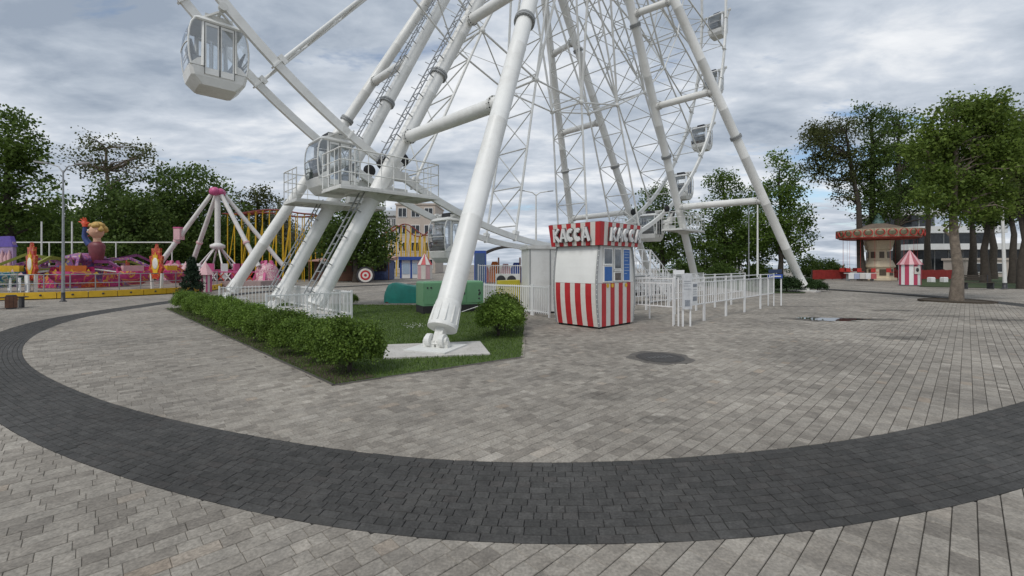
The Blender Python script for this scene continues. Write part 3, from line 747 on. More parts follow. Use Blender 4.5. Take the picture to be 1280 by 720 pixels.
def bush(loc, me, label, sc=(1,1,1), rz=0, group=None, name='shrub'):
    t = thing(name, label, 'shrub', loc, rz, group); t.scale = sc
    link('foliage', me, t)
    core = MB(); core.tube([(0,0,-.01),(.02,0,.2),(0,.02,.42)], [.035,.03,.015], 6)
    for k in range(5): a = k*1.3; core.tube([(0,0,.1),(.18*math.cos(a),.18*math.sin(a),.34)], [.015,.006], 5)
    core.build('stem', STEM, t); return t

# hedge of globe shrubs along the lawn edge
HB = [bushmesh(21+i, .53, .53, .76, THUJA, 290, 46, .034) for i in range(4)]
A0, A1 = LAWN[0] + sn*.50 - sd*.62, LAWN[-1] + sn*.52 + sd*.4
NH = 15
for i in range(NH):
    p = A0.lerp(A1, i/(NH-1)); s = rnd.uniform(.9, 1.04) if i else 1.08
    bush(p + Vector((rnd.uniform(-.06,.06), rnd.uniform(-.06,.06), 0)), HB[i % 4], ('full rounded shrub ending the hedge row at the lawn corner' if i == 0 else 'last shrub of the hedge row by the far lawn end' if i == NH-1 else 'rounded green shrub within the clipped hedge row along the lawn'), (s, s, s*rnd.uniform(.9,1.06)), rnd.uniform(0,6), 'shrubs of the hedge row', 'hedge_shrub')
big_b = bushmesh(40, .55, .52, .86, THUJA, 240, 50, .038)
p = G(622,424); bush(p + Vector((0,.42,0)), big_b, 'full globe shrub at the lawn corner near the ticket booth', (1.2,1.15,1.05), 1)
bush(p + Vector((.12,1.25,0)), big_b, 'taller globe shrub touching the yellow box side of the lawn', (1.1,1.05,1.08), 2.2)
p = G(439,381); bush(p, HB[0], 'small lone round shrub beside the white leg fence', (.62,.62,.62), 1)
flw = MB()
for k in range(46):
    q = G(518 + rnd.gauss(0,9), 409 + rnd.gauss(0,1.6)); flw.ball((q.x, q.y, .06), (.012,.012,.006), 5, 3)
flw.build('clover_flowers', mat('white_petals', (.7,.7,.66), .6), kind='stuff', label='tiny white flowers dotted in the lawn grass', cat='flowers')

# ------------------------------------------------------------------ concrete pads under the legs
def pad(name, c, hx, hy, rz, label):
    m = MB(); m.loft([[(-hx,-hy,-.05),(hx,-hy,-.05),(hx,hy,-.05),(-hx,hy,-.05)],[(-hx,-hy,.03),(hx,-hy,.03),(hx,hy,.03),(-hx,hy,.03)],[(-hx+.02,-hy+.02,.045),(hx-.02,-hy+.02,.045),(hx-.02,hy-.02,.045),(-hx+.02,hy-.02,.045)]])
    return m.build(name, CONC, None, label=label, cat='pad', loc=(c.x, c.y, 0), rz=rz, group='concrete pads under the wheel legs')
pad('concrete_pad', W(-13.4,8.6), .92, .62, R_(12), 'pale concrete slab under the leg nearest the ticket booth')
pad('concrete_pad', W(-13.4,-8.6), .8, .7, PHI, 'concrete slab under the leg beyond the hedge end')
pad('concrete_pad', W(13.4,8.6), .8, .7, PHI, 'concrete slab under the leg beside the small round shrubs')
pad('concrete_pad', W(-13.3,0), 2.4, 1.0, PHI+math.pi/2, 'long concrete slab inside the white leg fence')

# ------------------------------------------------------------------ ticket booth
KC = G(749,412); KA, KB = 1.42, 1.62            # near corner; depth along -n (left face), width along d (right face)
kc = KC + DV*(KB/2) - NV*(KA/2)
booth = thing('ticket_booth', 'red and white striped ticket booth with КАССА sign', 'booth', (kc.x, kc.y, 0), PHI)
# local: x along d (right face runs in x at y=-KA/2), y = -n
def bul(z):                                     # the two side walls bulge, front and back are flat
    u = (z-.05)/2.03; return .15*math.sin(math.pi*min(max(u*.92+.06,0),1))**.8 - .05
BZ = [.05,.25,.45,.65,.85,1.05,1.13]; UZ = [1.135,1.35,1.55,1.75,1.95,2.08]
HY = KA/2 - .02
def wallstrip(side, u0, u1, zs, off=0.0, th=.02):
    """strip of booth wall between fractions u0..u1 of its width; side 0: y=-KA/2, 1: x=-KB/2, 2: y=+, 3: x=+"""
    m = MB(); Lo = []
    for z in zs:
        hb_, hf = KB/2-.02+bul(z), KB/2-.07
        if side in (0, 2):
            sg = -1 if side == 0 else 1
            xs = [(-hb_ if u <= 0 else hb_ if u >= 1 else -hf+2*hf*u) for u in (u0, u1)]; xs = xs if side == 0 else [-x for x in xs]
            p, q, n = Vector((xs[0], sg*HY, z)), Vector((xs[1], sg*HY, z)), Vector((0, sg, 0))
        else:
            sg = -1 if side == 1 else 1; ys = [(HY - 2*HY*u)*(1 if side == 1 else -1) for u in (u0, u1)]
            p, q, n = Vector((sg*hb_, ys[0], z)), Vector((sg*hb_, ys[1], z)), Vector((sg, 0, 0))
        p, q = p + n*off, q + n*off; Lo.append([p, q, q-n*th, p-n*th])
    m.loft(Lo); return m
for side in range(4):
    ns = 9; e_ = ([0] + [.045+.91*k/7 for k in range(8)] + [1]) if side in (0, 2) else [.06*0, .05, .16, .27, .40, .51, .64, .75, .88, 1]
    for k in range(ns):                          # painted stripes of the lower wall are separate bent panels
        red = k % 2 == 1
        wallstrip(side, e_[k]+(.0005 if k else 0), e_[k+1]-(.0005 if k < ns-1 else 0), BZ, .002 if red else 0).build('stripe_panel', RED if red else CREAM, booth)
    if side != 0: wallstrip(side, 0, 1, UZ).build('upper_wall', WHITE, booth)
wf = wallstrip(0, 0, 1, UZ, -.03).build('upper_wall', WHITE, booth)
def onface(side, u0, u1, z0, z1, name, m, parent, off=.004, th=.03):
    return wallstrip(side, u0, u1, [z0, (z0+z1)/2, z1], off, th).build(name, m, parent)
# front: three window bays
for (u0,u1,z0,z1,kind) in ((.10,.36,1.60,2.03,'g'),(.10,.36,1.16,1.58,'b'),(.42,.64,1.48,2.03,'g'),(.42,.64,1.17,1.42,'h'),(.70,.93,1.16,2.03,'p')):
    f = onface(0,u0,u1,z0,z1,'window_frame' if kind in 'gh' else 'poster_frame', WHITE, booth, .012, .04)
    iu = .018
    onface(0,u0+iu,u1-iu,z0+.03,z1-.03,'pane' if kind in 'gh' else 'poster', {'g':mat('dark_window',(.09,.11,.13),.06,var=.6,scale=3.5,spec=.9),'h':mat('ticket_hatch',(.13,.11,.10),.2,var=.4,scale=6),'b':BLUEP,'p':BLUEP}[kind], f, .016, .02)
for k, (u0_, u1_, z_) in enumerate(((.735,.90,1.93),(.735,.87,1.86),(.735,.90,1.78),(.735,.85,1.70),(.735,.90,1.60),(.735,.88,1.52),(.735,.90,1.44),(.735,.82,1.36))): onface(0,u0_,u1_,z_,z_+.018,'print_line', mat('poster_print',(.35,.45,.6),.5), booth, .019, .012)
onface(0,.10,.36,1.585,1.602,'window_sill', WHITE, booth, .03, .05); onface(0,.42,.64,1.44,1.462,'window_sill', WHITE, booth, .045, .07)
stk = mat('yellow_sticker', (.72,.42,.02), .4)
for u, z in ((.22,1.07),(.36,1.07),(.80,1.06)):
    hx = KB/2-.07; y = -HY; m = MB(); m.lathe([(.0,.0),(.055,.0),(.055,.006),(.0,.006)], 14, (-hx+2*hx*u, y-.006, z), Matrix.Rotation(R_(90),3,'X'), False); m.build('sticker', stk, booth)
m = MB()
for sx in (-1,1):
    for sy in (-1,1):
        pts = [(sx*(KB/2-.02+bul(z)), sy*(HY-.005), z) for z in BZ[:-1]+UZ]; c = MB(); c.tube(pts, .026, 8); cp = c.build('corner_trim', GREYP, booth)
        c = MB()
        for z in np.arange(.15,2.0,.12): c.ball((sx*(KB/2+.0+bul(z)), sy*(HY+.012), z), .012, 6, 4)
        c.build('trim_bulbs', WHITE, cp, kind='stuff')
m = MB(); m.box((-KB/2+.08,-KA/2+.08,.03),(KB/2-.08,KA/2-.08,.075)); m.build('base', DARKST, booth)
for sx in (-1,1):
    for sy in (-1,1): m = MB(); m.box((sx*(KB/2-.12)-.05, sy*(KA/2-.12)-.05, -.02),(sx*(KB/2-.12)+.05, sy*(KA/2-.12)+.05, .05)); m.build('foot', RUBBER, booth)
# sign box on top: flares outwards
SZ0, SZ1 = 2.085, 2.66; so0, so1 = .07, .13
def signpt(side, u, z, off=0):
    k = (z-SZ0)/(SZ1-SZ0); hx, hy = KB/2+so0+(so1-so0)*k, KA/2+so0+(so1-so0)*k
    cs = [(-hx,-hy),(hx,-hy),(hx,hy),(-hx,hy)]; i = {0:(0,1),1:(3,0),2:(2,3),3:(1,2)}[side]
    a, c = Vector((*cs[i[0]],z)), Vector((*cs[i[1]],z)); n = Vector(((c-a).y,-(c-a).x,0)).normalized(); return a.lerp(c,u) + n*off
m = MB(); m.loft([[signpt(s,0,z,-.03) for s in (0,3,2,1)] for z in (SZ0+.004, SZ1-.01)]); sign = m.build('sign_box', DARKST, booth)
for side in range(4):
    ns = 11
    for k in range(ns):
        red = k % 2 == 0; m = MB()
        m.loft([[signpt(side,k/ns+.0006,z,o), signpt(side,(k+1)/ns-.0006,z,o), signpt(side,(k+1)/ns-.0006,z,-.028), signpt(side,k/ns+.0006,z,-.028)] for z, o in ((SZ0,.002*red),(SZ1,.002*red))]); m.build('sign_stripe', RED if red else CREAM, sign)
m = MB(); m.box((-KB/2-so1+.02,-KA/2-so1+.02,SZ1-.004),(KB/2+so1-.02,KA/2+so1-.02,SZ1+.012)); m.build('roof', GREYP, booth)
LETW = mat('letter_white', (.74,.74,.73), .5, var=.03); LETS = mat('letter_shadow_paint', (.10,.09,.09), .6)  # second colour is the letters' shadow, put into dark paint
def glyph(c, grow=0.0, depth=.05, z0=0.0):        # bold sign letters cut from sheet, 0.30 wide, 0.40 high
    m = MB(); w, h, t = .15, .20, .074 + grow*2
    def bar(a, b): m.bar((a[0],a[1],z0+depth/2),(b[0],b[1],z0+depth/2), t, depth, (0,0,1))
    if c == 'К': bar((-.10,-h-grow),(-.10,h+grow)); bar((-.08,-.02),(.10,h-.005)); bar((-.06,.0),(.12,-h+.005))
    elif c == 'А': bar((-.135,-h-grow),(-.005,h+grow)); bar((.135,-h-grow),(.005,h+grow)); t *= .72; bar((-.09,-.075),(.09,-.075))
    else:
        pr = [(R_(a)) for a in np.linspace(48,312,19)]; r0, r1 = .155+grow, .155-.095-grow
        lo = [[((r*math.cos(a))*.98-.01, r*math.sin(a)*1.29 + 0, z) for r, z in ((r1,z0),(r0,z0),(r0,z0+depth),(r1,z0+depth))] for a in pr]; m.loft(lo)
    return m
LM = {}
for c in 'КАС':
    f_ = glyph(c).mesh('letter'); f_.materials.append(LETW); bk_ = glyph(c, .014, .03, -.032).mesh('letter_shadow_back'); bk_.materials.append(LETS); LM[c] = (f_, bk_)  # wider dark plate behind each letter draws its shadow gap
for side, du, u0 in ((0, .16, .575), (1, .145, .47)):
    for k, c in enumerate('КАССА'):
        u = u0 + (k-2)*du; p = signpt(side, u, 2.365, .05); a = signpt(side,0,2.37); e2 = signpt(side,1,2.37); xd = (e2-a).normalized()
        up = (signpt(side,.5,SZ1)-signpt(side,.5,SZ0)).normalized(); nn = xd.cross(up)
        s = .70 if side == 1 else .80; Ml = Matrix.Translation(p) @ Matrix((xd, up, nn)).transposed().to_4x4() @ Matrix.Diagonal((s*1.04,.84,1,1))
        o = link('letter', LM[c][0], sign); o.matrix_local = Ml; o = link('letter_shadow_back', LM[c][1], sign); o.matrix_local = Ml

# ------------------------------------------------------------------ white operator cabin beside it
p = G(661,392)
cab = thing('operator_cabin', 'plain white panelled cabin with flat roof behind the ticket booth', 'cabin', (p.x, p.y, 0), R_(8))
m = MB(); m.box((0,0,.06),(1.5,1.5,2.12)); m.build('body', WHITE, cab)
m = MB(); m.box((-.05,-.05,2.125),(1.55,1.55,2.24)); m.build('roof', WHITE_D, cab)
m = MB(); m.box((.03,.03,-.02),(1.47,1.47,.058)); m.build('base', DARKST, cab)
for x0, x1 in ((.02,.06),(.70,.74)): m = MB(); m.box((x0,-.012,.08),(x1,-.002,2.1)); m.build('panel_strip', GREYP, cab)
m = MB(); m.box((.12,-.02,.75),(.17,-.003,.95)); m.build('latch', DARKST, cab)

# ------------------------------------------------------------------ queue barriers (panels on legs)
def barrier_parts(L_, h=1.24, z0=.50, nb=10, t=None, posts=True, barh=None):
    for zz_, nm in ((h,'top_rail'),(h-.13,'middle_rail'),(z0,'bottom_rail')):
        m = MB(); m.bar((-L_/2,0,zz_),(L_/2,0,zz_),.026,.026); m.build(nm, FENCEW, t)
    for q in (-1,1): m = MB(); m.box((q*(L_/2-.02)-.016,-.016,0),(q*(L_/2-.02)+.016,.016,h+.02)); m.build('post', FENCEW, t)
    bm = MB().box((-.0075,-.0075,z0),(.0075,.0075,h-.13)).mesh('baluster'); bm.materials.append(FENCEW)
    for i in range(nb): link('baluster', bm, t, loc=(-L_/2+L_*(i+1)/(nb+1),0,0))
QO = G(847,408)
qb = thing('queue_barrier', 'x', 'barrier', group='queue barriers by the ticket booth'); barrier_parts(1.6, t=qb)
qpos = []
for row, (s0, n) in enumerate(((0.03, 5), (1.0, 5), (0.0, 5), (1.2, 4))):
    for k in range(n): qpos.append((row, s0 + 1.64*k + .8, 1.35*row, 0))
for k in range(3): qpos.append((9, -.02, 1.35*k + .72, 1))
qlab = ['white barred queue barrier in the row facing the open plaza', 'white queue barrier in the second lane row', 'white queue barrier in the third lane row', 'white queue barrier in the rear lane row']
first = True
for row, s, t, turn in qpos:
    q = QO + DV*s - NV*t; o = qb if first else copy_tree(qb)
    o.location = (q.x, q.y, 0); o.rotation_euler = (0,0,PHI + (math.pi/2 if turn else 0)); o.scale = (.78 if turn else 1,1,1)
    o['label'] = 'white queue barrier set crosswise beside the ticket booth wall' if row == 9 else qlab[row]; first = False
    if row == 0 and s < 1: o['label'] = 'white queue barrier carrying the pale notice board at the entrance corner'
    elif row == 0 and s > 7: o['label'] = 'white queue barrier next to the blue direction sign'
# notice boards on the barriers
def board(name, label, loc, w, h, z, m_, rz, cat='sign', post=True, spots=()):
    t = thing(name, label, cat, loc, rz)
    m = MB(); m.box((-w/2,-.012,z),(w/2,.012,z+h)); m.build('panel', m_, t)
    for (x0,z0_,x1,z1_,mm) in spots: m = MB(); m.box((x0,-.018,z+z0_),(x1,-.0125,z+z1_)); m.build('print', mm, t)
    if post:
        for q in (-1,1): m = MB(); m.box((q*(w/2-.03)-.018,.014,0),(q*(w/2-.03)+.018,.05,z+h)); m.build('post', FENCEW, t)
    return t
INK = mat('grey_print', (.25,.27,.3), .6, var=.4, scale=30)
board('notice_board', 'tall white notice board at the queue entrance corner', G(858,408)+Vector((0,-.05,0)), .27, .92, .45, mat('worn_notice',(.58,.59,.60),.6,var=.15,scale=8), R_(10), spots=[(-.10,.72,.10,.73,INK),(-.10,.66,.10,.67,INK),(-.10,.60,.08,.61,INK),(-.07,.08,.07,.24,INK),(-.10,.52,.10,.53,INK)])
board('notice_board', 'narrow pale notice board hung on the front queue barrier', QO+DV*.85+NV*.07, .3, .62, .5, FENCEW, PHI, spots=[(-.12,.50,.12,.58,INK),(-.12,.42,.12,.43,INK),(-.12,.36,.10,.37,INK),(-.12,.30,.12,.31,INK),(-.12,.12,.12,.24,INK)], post=False)
board('entrance_sign', 'small cap board above the queue corner post', QO+DV*.28-NV*.1, .3, .12, 1.34, FENCEW, R_(5))
q = QO + DV*8.35
t = board('direction_sign', 'blue and white direction sign at the far end of the queue', q, .62, .17, 1.07, ROYAL, R_(8), spots=[(-.2,.06,.24,.1,FENCEW),(-.27,.05,-.23,.12,FENCEW)])
m = MB(); m.box((-.28,-.012,1.28),(.28,.012,1.42)); m.build('panel', mat('dark_blue_panel',(.02,.04,.1),.5), t)

# ------------------------------------------------------------------ picket fences
def fence_run(name, label, p, q, h=.9, z0=.08, gap=.11, group=None, cat='fence', m_=None, pr=.011, postgap=2.0):
    m_ = m_ or FENCEW
    p, q = Vector((p[0],p[1],0)), Vector((q[0],q[1],0)); L_ = (q-p).length
    t = thing(name, label, cat, (p+q)/2, math.atan2(q.y-p.y, q.x-p.x), group)
    for zz_, nm in ((h-.04,'top_rail'),(z0+.06,'bottom_rail')): m = MB(); m.bar((-L_/2,0,zz_),(L_/2,0,zz_),.03,.035); m.build(nm, m_, t)
    n = max(1, round(L_/postgap)); pm = MB().box((-.025,-.025,0),(.025,.025,h+.03)).mesh('post'); pm.materials.append(m_)
    for i in range(n+1): link('post', pm, t, loc=(-L_/2+L_*i/n,0,0))
    k = int(L_/gap); bm = MB().box((-pr,-pr,z0),(pr,pr,h)).mesh('picket'); bm.materials.append(m_)
    for i in range(1,k): link('picket', bm, t, loc=(-L_/2+L_*i/k,.0,0))
    return t
f0, f1, f2, f3 = W(-14.7,2.7), W(-12.4,2.7), W(-12.4,-3.0), W(-14.7,-3.0)
fence_run('picket_fence', 'low white picket fence side along the hedge by the wheel legs', f0, f1, .82)
fence_run('picket_fence', 'low white picket fence side facing the lawn and generator', f1, f2, .82)
fence_run('picket_fence', 'low white picket fence side behind the ladder legs', f2, f3, .82)
a, b_, c_ = Vector((-.95,15.2,0)), Vector((.62,14.0,0)), Vector((1.3,12.6,0))
fence_run('picket_fence', 'white picket fence between generator and white cabin', a, b_, .95, gap=.085)
fence_run('picket_gate', 'white picket gate panel next to the striped ticket booth', b_+Vector((.05,-.06,0)), Vector((1.13,13.3,0)), .95, gap=.085, cat='gate')
fence_run('picket_fence', 'tall white picket fence beyond the air conditioner units', at(598,340,21), at(664,340,20), 1.6, .1, .11)

# ------------------------------------------------------------------ generator, tarp, yellow box, air conditioners
gl = G(529,393); gr = G(604,389)
gdir = Vector((gr.x-gl.x, gr.y-gl.y, 0)); gw = gdir.length
GREEN = mat('mint_green_enamel', (.14,.31,.17), .4, var=.06, scale=3, dirt=.25)
gen = thing('generator', 'mint green diesel generator on a black skid on the lawn', 'generator', (gl.x, gl.y, 0), math.atan2(gdir.y, gdir.x))
m = MB(); m.box((0,0,.0),(gw,.85,.26)); m.build('skid', RUBBER, gen)
m = MB(); m.loft([[(0,0,.262),(gw,0,.262),(gw,.85,.262),(0,.85,.262)],[(0,0,1.0),(gw,0,1.0),(gw,.85,1.0),(0,.85,1.0)],[(.04,.05,1.05),(gw-.04,.05,1.05),(gw-.04,.8,1.05),(.04,.8,1.05)]]); m.build('housing', GREEN, gen)
for x0, x1 in ((.06,gw*.36),(gw*.38,gw*.70),(gw*.72,gw-.06)):
    m = MB(); m.box((x0,-.012,.32),(x1,-.001,.95)); pn = m.build('access_panel', GREEN, gen)
    m = MB(); m.box((x1-.10,-.022,.6),(x1-.04,-.013,.68)); m.build('latch', DARKST, pn)
for k in range(3): m = MB(); m.lathe([(0,0),(.035,0),(.03,.01),(0,.01)], 10, (gw-.16, -.013, .45+.14*k), Matrix.Rotation(R_(90),3,'X'), False); m.build('vent_hole', DARKST, gen)
for k in range(2): m = MB(); m.lathe([(0,0),(.03,0),(.03,.01),(0,.01)], 10, (.14+.12*k, -.013, .85), Matrix.Rotation(R_(90),3,'X'), False); m.build('lifting_eye', DARKST, gen)
m = MB(); m.tube([(gw*.62,-.03,.02),(gw*.75,-.05,.1),(gw*.9,-.03,.18),(gw*.98,-.02,.2)], .012, 6); m.build('cable', FENCEW, gen)
# tarp-covered load
tl = G(504,379); TARP = mat('teal_tarpaulin', (.018,.25,.20), .5, var=.2, scale=3, bump=.6, bscale=5)
tp_ = thing('covered_load', 'low load covered with a creased teal tarpaulin beside the generator', 'tarpaulin', (tl.x, tl.y+.5, 0), R_(4))
nr = np.random.default_rng(5); ph = nr.uniform(0,6,8)
def tarpf(u, v):
    a = 2*math.pi*u; k = v; rx = .86*(1-.32*k**1.6)*(1+.06*math.sin(7*a+ph[0]*k)+.04*math.sin(13*a+ph[1])*(1-k)); ry = .5*(1-.3*k**1.6)*(1+.05*math.sin(5*a+ph[2]))
    e = lambda c: math.copysign(abs(c)**.55, c)
    z = .76*math.sin(k*math.pi/2)**.9*(1 - .10*e(math.cos(a))*k + .05*math.sin(3*a+ph[3])*k)
    return (rx*e(math.cos(a))*(1 if k < 1 else 0), ry*e(math.sin(a))*(1 if k < 1 else 0), z if k < 1 else .74)
m = MB(); m.grid(tarpf, 40, 14); m.build('cover', TARP, tp_)
m = MB(); m.box((-.78,-.42,-.02),(.78,.42,.05)); m.build('pallet', BROWN, tp_)
yl = at(635,372,16.6)
yb = thing('equipment_box', 'yellow covered equipment box behind the picket fence', 'box', (yl.x, yl.y, 0), R_(5))
YC = mat('yellow_cover', (.52,.44,.03), .6, var=.15, scale=4, bump=.3, bscale=9)
m = MB(); m.loft([[(-.42,-.3,.03),(.42,-.3,.03),(.42,.3,.03),(-.42,.3,.03)],[(-.44,-.32,.5),(.45,-.31,.5),(.44,.32,.5),(-.44,.31,.5)],[(-.40,-.29,1.0),(.42,-.29,1.03),(.42,.29,1.03),(-.41,.3,1.0)]]); m.build('cover', YC, yb)
m = MB(); m.tube([(-.41,-.31,.8),(.43,-.32,.8)], .008, 5); m.build('strap', DARKST, yb)
for k, (x, y_, Yd) in enumerate(((628,349,18.6),(641,349,18.4))):
    p = at(x, y_, Yd); t = thing('air_conditioner', ['grey outdoor air conditioner with dark fan on a stand', 'smaller air conditioner unit beside the dark fan one'][k], 'air conditioner', (p.x,p.y,0), R_(3))
    m = MB(); m.box((-.28,-.14,.72),(.28,.14,1.22)); m.build('case', WHITE_D, t)
    m = MB(); m.lathe([(0,0),(.19,0),(.19,.012),(.16,.02),(0,.02)], 18, (-.06,-.141,.97), Matrix.Rotation(R_(90),3,'X'), False); m.build('fan_grille', DARKST, t)
    for q in (-1,1): m = MB(); m.box((q*.22-.02,-.12,0),(q*.22+.02,.12,.718)); m.build('leg', GREYP, t)

# ------------------------------------------------------------------ boarding deck and stair under the wheel
deck = thing('boarding_deck', 'low grey boarding deck with white rails under the wheel', 'deck', W(1.0,2.2,0), PHI)
m = MB(); m.box((-6,-1.3,.22),(6,.9,.3)); m.build('floor', GREYP, deck)
for x in np.arange(-5.8,6,2.3): m = MB(); m.box((x-.05,-1.2,0),(x+.05,.8,.218)); m.build('joist', DARKST, deck)
for x in np.arange(-6,6.1,1.5): m = MB(); m.box((x-.02,-1.29,.3),(x+.02,-1.25,1.35)); m.build('rail_post', FENCEW, deck)
for zz_ in (.6,.95,1.33): m = MB(); m.box((-6,-1.285,zz_-.02),(6,-1.255,zz_+.02)); m.build('rail', FENCEW, deck)
stp = at(826,350,19.5)
st = thing('metal_stair', 'white metal stair with sloping handrails behind the queue', 'stair', (stp.x, stp.y, 0), PHI+math.pi)
for k in range(7): m = MB(); m.box((.25*k,-.45,.17*(k+1)-.03),(.25*k+.24,.45,.17*(k+1))); m.build('tread', GREYP, st)
for q in (-1,1):
    m = MB(); m.bar((0,q*.47,.05),(1.75,q*.47,1.2),.04,.16); m.build('stringer', FENCEW, st)
    for hh in (.55,1.0): m = MB(); m.bar((0,q*.47,.1+hh),(1.75,q*.47,1.2+hh),.035,.035); m.build('handrail', FENCEW, st)
    for k in range(8): m = MB(); m.box((.25*k-.012,q*.47-.012,.1+.155*k),(.25*k+.012,q*.47+.012,1.1+.157*k)); m.build('baluster', FENCEW, st)
m = MB(); m.box((1.76,-.47,1.12),(3.0,.47,1.2)); m.build('landing', GREYP, st)
for q in (-1,1):
    for zz_ in (1.75,2.2): m = MB(); m.bar((1.76,q*.45,zz_),(3.0,q*.45,zz_),.035,.035); m.build('landing_rail', FENCEW, st)
    for x in (1.8,2.4,2.96): m = MB(); m.box((x-.018,q*.45-.018,0),(x+.018,q*.45+.018,2.2)); m.build('landing_post', FENCEW, st)

# ------------------------------------------------------------------ manhole in its mortar patch, puddle
man = thing('manhole', 'round iron manhole cover set in a dark mortar patch', 'manhole', (MAN.x, MAN.y, 0), .3)
PATCH = mat('dark_mortar', (.115,.105,.093), .9, var=.3, scale=6, bump=.5)
m = MB(); prof = [(.54+.03*math.sin(5*a)+.02*math.sin(9*a+1), a) for a in np.linspace(0, 2*math.pi, 48, endpoint=False)]
m.add([(r*math.cos(a), r*math.sin(a), .002) for r, a in prof] + [(r*math.cos(a), r*math.sin(a), -.013) for r, a in prof], [tuple(range(48))] + [(48+i, 48+(i+1)%48, (i+1)%48, i) for i in range(48)]); m.build('mortar_patch', PATCH, man)
IRON = mat('worn_iron', (.075,.07,.065), .55, .5, var=.3, scale=12, bump=.3)
m = MB(); m.lathe([(.40,.0),(.40,.008),(.34,.008),(.33,.004)], 36, smooth=False); m.build('frame', IRON, man)
m = MB(); m.lathe([(.0,.006),(.325,.006),(.325,.001)], 36, smooth=False); cv = m.build('cover', IRON, man)
for k in range(7):
    m = MB(); x = -.21+.07*k; hgt = (.15,.19,.2,.21,.2,.19,.15)[k]
    m.box((x-.018,-hgt*.4,.0065),(x+.018,hgt*.4,.012)); m.build('raised_rib', mat('polished_iron',(.16,.155,.15),.4,.6,var=.3,scale=15), cv)
nr = np.random.default_rng(9)
m = MB(); K = 64; am = np.linspace(0,2*math.pi,K,endpoint=False); rr = 1+.22*np.sin(3*am+1)+.16*np.sin(5*am+2)+.10*np.sin(9*am)+.06*np.sin(14*am+4)
m.add([(.80*r*math.cos(a), .38*r*math.sin(a), .0045) for r, a in zip(rr, am)], [tuple(range(K))])
WATER, N_, L_, P_ = nodes('puddle_water'); P_.inputs['Base Color'].default_value = (.035,.033,.03,1); P_.inputs['Roughness'].default_value = .02; P_.inputs['Specular IOR Level'].default_value = .9
m.build('puddle', WATER, None, kind='structure', loc=(PUD.x+.05, PUD.y, 0))
# ------------------------------------------------------------------ lamps
def lamp_post(name, label, p, h, arms, r=.06, col=None, lean=0.0, armlen=1.3, rise=.35):
    t = thing(name, label, 'lamp post', (p.x, p.y, 0)); col = col or STEEL
    m = MB(); m.tube([(0,0,0),(0,0,.5),(lean*.5,0,h*.5),(lean,0,h)], [r*1.3, r*1.25, r*.9, r*.6], 10); m.build('pole', col, t)
    m = MB(); m.lathe([(r*2.4,0),(r*2.4,.03),(r*1.5,.05),(r*1.35,.4)], 12); m.build('base', DARKST, t)
    for dx, dy in arms:
        m = MB(); e_ = Vector((lean+dx*armlen, dy*armlen, h+rise)); m.tube([(lean,0,h-.1),(lean+dx*armlen*.3, dy*armlen*.3, h+rise*.55), e_], [r*.55,r*.5,r*.4], 8); a = m.build('arm', col, t)
        d = Vector((dx,dy,.12)).normalized(); m = MB(); m.bar(e_ - d*.05, e_ + d*.5, .18, .07); m.build('lamp_head', GREYP, a)
    return t
lamp_post('lamp_post', 'slim grey lamp post in front of the spinning ride', G(79,377), 5.7, ((1,.1),(-1,-.1)), .05, armlen=.6, rise=.3)
lamp_post('lamp_post', 'pale double armed lamp post seen past the ticket booth roof', at(670,333,40), 8.0, ((1,.15),(-1,-.15)), .10, WHITE_D, armlen=1.1, rise=.3)
lamp_post('lamp_post', 'tall double armed lamp post at the dark tree grove', G(1256,361), 9.0, ((-1,.1),(.6,.3)), .085, WHITE_D, -.28, 1.25, .25)
lamp_post('lamp_post', 'thin white pole rising behind the queue barriers', at(947,346,36), 8.4, ((.3,1),), .07, WHITE, .0, .7, .2)
lamp_post('lamp_post', 'thin grey pole in front of the green tree by the sea', at(936,345,44), 7.6, ((-.3,1),), .06, STEEL, 0, .7, .2)

# painted artwork materials
def artmat(name, cols, scale, rough=.4):
    m, N, L, P = nodes(name); P.inputs['Roughness'].default_value = rough
    t = N.new('ShaderNodeTexCoord'); n = N.new('ShaderNodeTexNoise'); n.inputs['Scale'].default_value = scale; n.inputs['Detail'].default_value = 3; n.inputs['Distortion'].default_value = 2.2
    L.new(t.outputs['Object'], n.inputs['Vector']); r = N.new('ShaderNodeValToRGB'); r.color_ramp.interpolation = 'CONSTANT'; e = r.color_ramp.elements
    while len(e) < len(cols): e.new(.5)
    for i, (q, c) in enumerate(zip(e, cols)): q.position = .34 + .32*i/len(cols) if i else 0; q.color = (*c, 1)
    L.new(n.outputs['Fac'], r.inputs[0]); L.new(r.outputs[0], P.inputs['Base Color']); return m
ART1 = artmat('pink_flame_artwork', [(.42,.02,.14),(.50,.05,.20),(.40,.02,.13),(.62,.30,.05),(.46,.03,.15),(.30,.02,.10)], 1.1)
ART2 = artmat('teal_artwork', [(.02,.16,.14),(.03,.07,.28),(.10,.32,.22),(.45,.38,.32),(.02,.12,.16),(.30,.30,.05)], 1.8)
ART3 = artmat('violet_artwork', [(.10,.03,.14),(.22,.05,.18),(.35,.10,.20),(.12,.10,.30),(.45,.30,.10)], 1.8)
ART4 = artmat('red_gold_artwork', [(.36,.02,.02),(.48,.05,.02),(.40,.03,.02),(.58,.22,.04),(.34,.02,.02)], 3.5)
